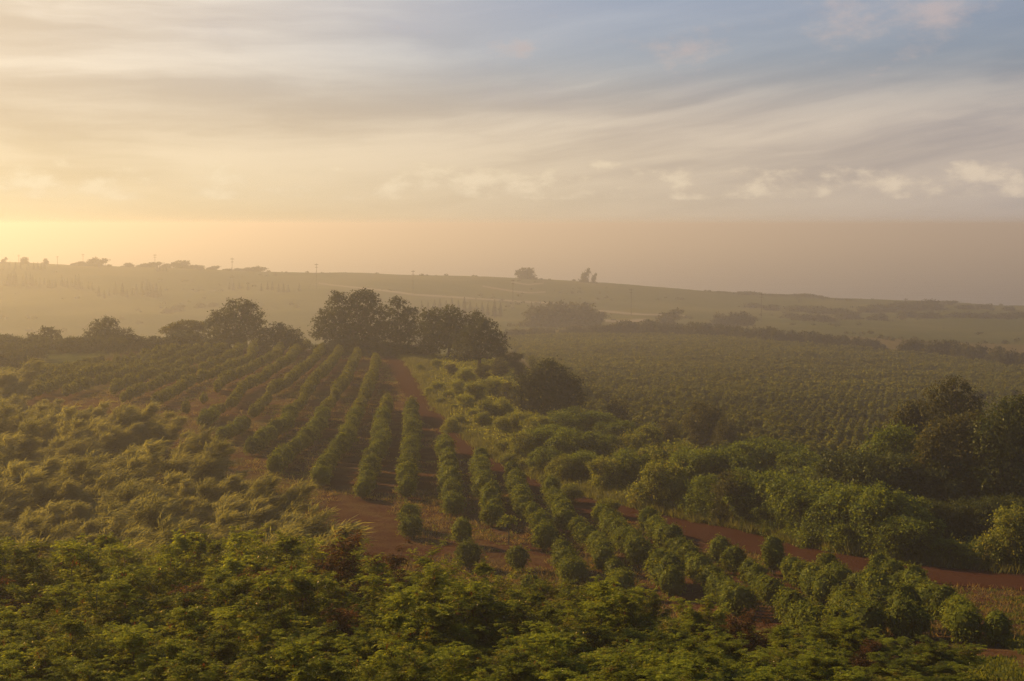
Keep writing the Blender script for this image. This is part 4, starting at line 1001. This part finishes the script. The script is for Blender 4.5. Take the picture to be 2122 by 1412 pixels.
for lst, (ox, oy, sc), lab, grp in ((p1, (0, 520, 6.063), 'tiered pine in the dense hazy row at the far left', 'pines of the far left row'), (p2, (0, 520, 6.063), 'tiered pine in the looser row right of the far left pines', 'pines of the looser row'),
                               (p3, (0, 520, 6.063), 'small tiered pine standing up on the left ridge near the poles', 'pines on the left ridge'), (p4, (350, 530, 6.063), 'faint pine in the haze left of the tallest crest tree', 'faint pines in the haze'),
                               (p5, (600, 480, 3.031), 'slim pine in the hazy row behind the right end of the crest', 'pines behind the crest trees')):
    for x, yt, yb in lst:
        u = ox + x/sc; vt = oy + yt/sc; vb = oy + yb/sc
        q = at(u, vb + 1)
        if q[1] < 600 or q[1] > 1200: q = at_y(u, 960 if lst is not p3 else 1080)
        h = -(vt-CV)/F*q[1] - q[2]; h = min(max(h, 6.0), 30)
        a, b, top = PINE[np_ % 4]; s = h/top; sx = s*r.uniform(1.25, 1.8)
        make_thing('pine_tree', (q[0], q[1], q[2]), r.uniform(0, 6), (sx, sx, s), (('crown', a, None), ('trunk', b, None)), lab, 'pine', grp); np_ += 1

def box(x0, x1, y0, y1, z0, z1, off=0):
    V = np.array([(x, y, z) for x in (x0, x1) for y in (y0, y1) for z in (z0, z1)], float)
    Q = np.array([(0, 1, 3, 2), (4, 6, 7, 5), (0, 4, 5, 1), (2, 3, 7, 6), (0, 2, 6, 4), (1, 5, 7, 3)]) + off
    return V, Q
def boxes(name, lst, mat):
    Vs, Qs, n = [], [], 0
    for b_ in lst:
        V_, Q_ = box(*b_, off=n); Vs.append(V_); Qs.append(Q_); n += 8
    me = mesh_np(name, np.concatenate(Vs), np.concatenate(Qs)); me.materials.append(mat); return me
Tb = Tubes(); Tb.add(np.array([[0, 0, -0.5], [0, 0, 6.5], [0, 0, 13.0]]), np.array([.17, .15, .12]), 8); pole_me = Tb.mesh('pole_shaft'); pole_me.materials.append(M['pole'])
arm_me = boxes('crossarm', [(-1.2, 1.2, -.3, -.16, 12.2, 12.4)], M['pole']); arm2_me = boxes('crossarm', [(-1.0, 1.0, -.3, -.16, 10.9, 11.08)], M['pole'])
ins_me = boxes('insulator', [(x-.06, x+.06, -.29, -.17, 12.4, 12.66) for x in (-1.1, -.5, .5, 1.1)], M['iron_metal'])
Tb = Tubes(); Tb.add(np.array([[0.12, 0, 9.5], [-2.2, -2.0, 4.7], [-4.4, -4, 0]]), np.array([.07, .07, .07]), 5); guy_me = Tb.mesh('guy_wire'); guy_me.materials.append(M['pole'])
POLES = [(39, 528, 1090, 'utility pole at the far left, before a dome-shaped bush on the ridge'), (119, 533, 1080, 'T-topped utility pole alone on the left ridge skyline'), (172, 526, 1080, 'utility pole just left of the leaning windswept tree'), (321, 527, 1070, 'utility pole beside a small cluster of pines on the ridge'), (481, 534, 990, 'utility pole with a guy wire left of the flat bush clump'), (656, 546, 960, 'utility pole on the open ridge above the tallest crest tree'),
         (856, 560, 930, 'faint utility pole on the slope above the crest pines'), (1063, 578, 860, 'faint utility pole below the rounded ridge bush'), (1308, 598, 800, 'faint utility pole left of the wedge-shaped windswept tree'), (1578, 607, 760, 'faint utility pole among the coastal scrub'), (1877, 618, 800, 'clear utility pole standing against the scrub at right')]
for u, vt, Y, lab in POLES:
    q = at_y(u, Y); h = max(9.0, -(vt-CV)/F*Y - q[2]); s = h/13.0
    o = empty('utility_pole', (q[0], q[1], q[2]), r.uniform(-.4, .4), (1, 1, s))
    tag(o, lab, 'utility pole', 'utility poles toward the coast')
    obj('shaft', pole_me, None, o); ca = obj('crossarm', arm_me, None, o); obj('insulators', ins_me, None, ca); obj('crossarm', arm2_me, None, o)
    if u in (481, 656, 1877): obj('guy_wire', guy_me, None, o)

# ------------------------------------------------------------------ haze
V, Q = box(-70000, 70000, -400, 66000, -137.0, 4.5)
hz = obj('haze', mesh_np('haze', V, Q))
m, t, out = new_mat('haze_air')
pv = t.n('ShaderNodeVolumePrincipled')
pv.inputs['Color'].default_value = (0.82, 0.79, 0.79, 1)
pv.inputs['Density'].default_value = 0.00062
pv.inputs['Anisotropy'].default_value = 0.64
t.l(pv.outputs[0], out.inputs['Volume'])
hz.data.materials.append(m)
tag(hz, 'warm low haze lying over the fields and sea', 'haze', kind='stuff')

# ------------------------------------------------------------------ sky and sun
W = bpy.data.worlds.new('World'); SC.world = W; W.use_nodes = True
t = NT(W.node_tree)
out = t.n('ShaderNodeOutputWorld'); bg = t.n('ShaderNodeBackground'); t.l(bg.outputs[0], out.inputs['Surface'])
sky = t.n('ShaderNodeTexSky', sky_type='NISHITA'); sky.sun_disc = False
sky.sun_elevation = SUN_EL; sky.sun_rotation = SUN_AZ
sky.air_density = 1.2; sky.dust_density = 3.0; sky.ozone_density = 2.0
tc = t.n('ShaderNodeTexCoord'); D = tc.outputs['Generated']
sp = t.n('ShaderNodeSeparateXYZ'); t.l(D, sp.inputs[0])
dx, dy, dz = sp.outputs
az = t.m('ARCTAN2', dx, dy); el = t.m('ARCSINE', dz)
dt = t.n('ShaderNodeVectorMath', operation='DOT_PRODUCT'); t.l(D, dt.inputs[0]); dt.inputs[1].default_value = tuple(SUN_DIR)
ang = t.m('ARCCOSINE', dt.outputs['Value'])
glow = t.m('POWER', t.mapr(ang, math.radians(27), math.radians(80), 1.0, 0.0), 1.25)   # 1 beside the sun, 0 well away from it
# thin veil of high cloud, streaked
wz = t.noise(t.xyz(t.m('MULTIPLY', az, 5.0), t.m('MULTIPLY', el, 14.0)), 1.0, 3.0)
wv = t.m('MULTIPLY', t.m('SUBTRACT', wz, 0.5), 1.0)
tilt = t.m('MULTIPLY', t.m('MAXIMUM', t.m('ADD', az, 0.05), 0.0), 0.16)
ey = t.m('SUBTRACT', el, tilt)
s1 = t.noise(t.xyz(t.m('ADD', t.m('MULTIPLY', az, 3.0), wv), t.m('ADD', t.m('MULTIPLY', ey, 27.0), wv), 3.3), 1.0, 4.0, 0.5)
s2 = t.noise(t.xyz(t.m('ADD', t.m('MULTIPLY', az, 7.5), wv), t.m('ADD', t.m('MULTIPLY', ey, 70.0), wv), 8.1), 1.0, 5.0, 0.55)
veil = t.mapr(t.m('ADD', t.m('MULTIPLY', s1, 0.7), t.m('MULTIPLY', s2, 0.3)), 0.36, 0.66, 0, 1, True)
# open blue patch high on the right
hole = t.m('MULTIPLY', t.mapr(el, 0.060, 0.125, 0, 1, True), t.mapr(ang, math.radians(36), math.radians(60), 0, 1, True))
puff = t.mapr(t.noise(t.xyz(t.m('MULTIPLY', az, 14.0), t.m('MULTIPLY', el, 26.0), 1.7), 1.0, 6.0, 0.6), 0.50, 0.76, 0, 1, True)
cover = t.m('MAXIMUM', t.m('SUBTRACT', 1.0, hole), t.m('MULTIPLY', puff, 0.75))
cover = t.mapr(cover, 0.0, 1.0, 0.22, 0.94)
lowc = t.mapr(el, 0.0, 0.10, 1.0, 0.0)
dark = t.mix(glow, (0.265, 0.247, 0.262), (0.80, 0.60, 0.35))
bright = t.mix(glow, (0.52, 0.44, 0.375), (1.06, 0.86, 0.57))
low = t.mix(glow, (0.39, 0.332, 0.305), (1.08, 0.79, 0.33))
high = t.mix(t.mapr(el, 0.05, 0.16, 0, 1), (1, 1, 1), (0.98, 1.02, 1.14))
cl = t.mix(veil, dark, bright)
cl = t.mix(t.m('MULTIPLY', t.m('POWER', lowc, 1.6), 0.85), cl, low)
cl = t.mix(t.m('MULTIPLY', hole, puff), cl, (0.50, 0.40, 0.345))
cl = t.mix(1.0, cl, high, 'MULTIPLY')
# heaped clouds low over the horizon
cn = t.noise(t.xyz(t.m('MULTIPLY', az, 27.0), t.m('MULTIPLY', el, 50.0), 5.0), 1.0, 6.0, 0.58)
hgt = t.m('MULTIPLY', t.noise(t.xyz(t.m('MULTIPLY', az, 10.0), 0.0, 2.0), 1.0, 2.0), 0.040)
band = t.m('MULTIPLY', t.mapr(el, 0.013, 0.019, 0, 1, True), t.mapr(t.m('SUBTRACT', el, hgt), 0.018, 0.030, 1, 0, True))
cum = t.m('MULTIPLY', t.mapr(t.m('ADD', cn, t.m('MULTIPLY', t.m('SUBTRACT', band, 1.0), 0.4)), 0.42, 0.62, 0, 1, True), band)
cumc = t.mix(t.mapr(cn, 0.40, 0.66), t.mix(glow, (0.42, 0.355, 0.31), (0.92, 0.69, 0.36)), t.mix(glow, (0.66, 0.54, 0.42), (1.0, 0.82, 0.50)))
cl = t.mix(t.m('MULTIPLY', cum, 0.8), cl, cumc)
skyc = t.mix(1.0, sky.outputs[0], (0.80, 0.84, 1.06), 'MULTIPLY')
STR = 0.06
KS = 0.66/STR
cl10 = t.mix(1.0, cl, (KS, KS, KS), 'MULTIPLY')
# the cloud deck thins overhead and behind, where the open sky shows
away = t.m('MULTIPLY', t.mapr(el, 0.17, 0.34, 1.0, 0.06, True), t.mapr(ang, math.radians(78), math.radians(115), 1.0, 0.2, True))
cover = t.m('MULTIPLY', cover, away)
t.l(t.mix(cover, skyc, cl10), bg.inputs['Color']); bg.inputs['Strength'].default_value = STR

ld = bpy.data.lights.new('sun', 'SUN'); ld.energy = 5.0; ld.angle = math.radians(0.6); ld.color = (1.0, 0.64, 0.21)
lo = bpy.data.objects.new('sun', ld); COL.objects.link(lo)
from mathutils import Vector
lo.rotation_euler = Vector(SUN_DIR).to_track_quat('Z', 'Y').to_euler(); lo.location = (-40, 40, 60)

# ------------------------------------------------------------------ camera
cd = bpy.data.cameras.new('camera'); cam = bpy.data.objects.new('camera', cd); COL.objects.link(cam)
cd.sensor_fit = 'HORIZONTAL'; cd.sensor_width = 36.0; cd.lens = 36.0*F/2122.0
cd.shift_y = -(706.0-CV)/2122.0
cd.clip_start = 0.5; cd.clip_end = 120000
cam.rotation_euler = (math.radians(90), 0, 0)
SC.camera = cam
SC.view_settings.view_transform = 'Standard'; SC.view_settings.look = 'None'
SC.view_settings.exposure = 0.8; SC.view_settings.gamma = 1.0
SC.render.engine = 'CYCLES'
SC.cycles.max_bounces = 6; SC.cycles.diffuse_bounces = 3; SC.cycles.glossy_bounces = 2; SC.cycles.transmission_bounces = 3
SC.cycles.volume_bounces = 0
SC.cycles.use_denoising = True
SC.cycles.denoising_prefilter = 'NONE'
SC.cycles.sample_clamp_indirect = 4.0
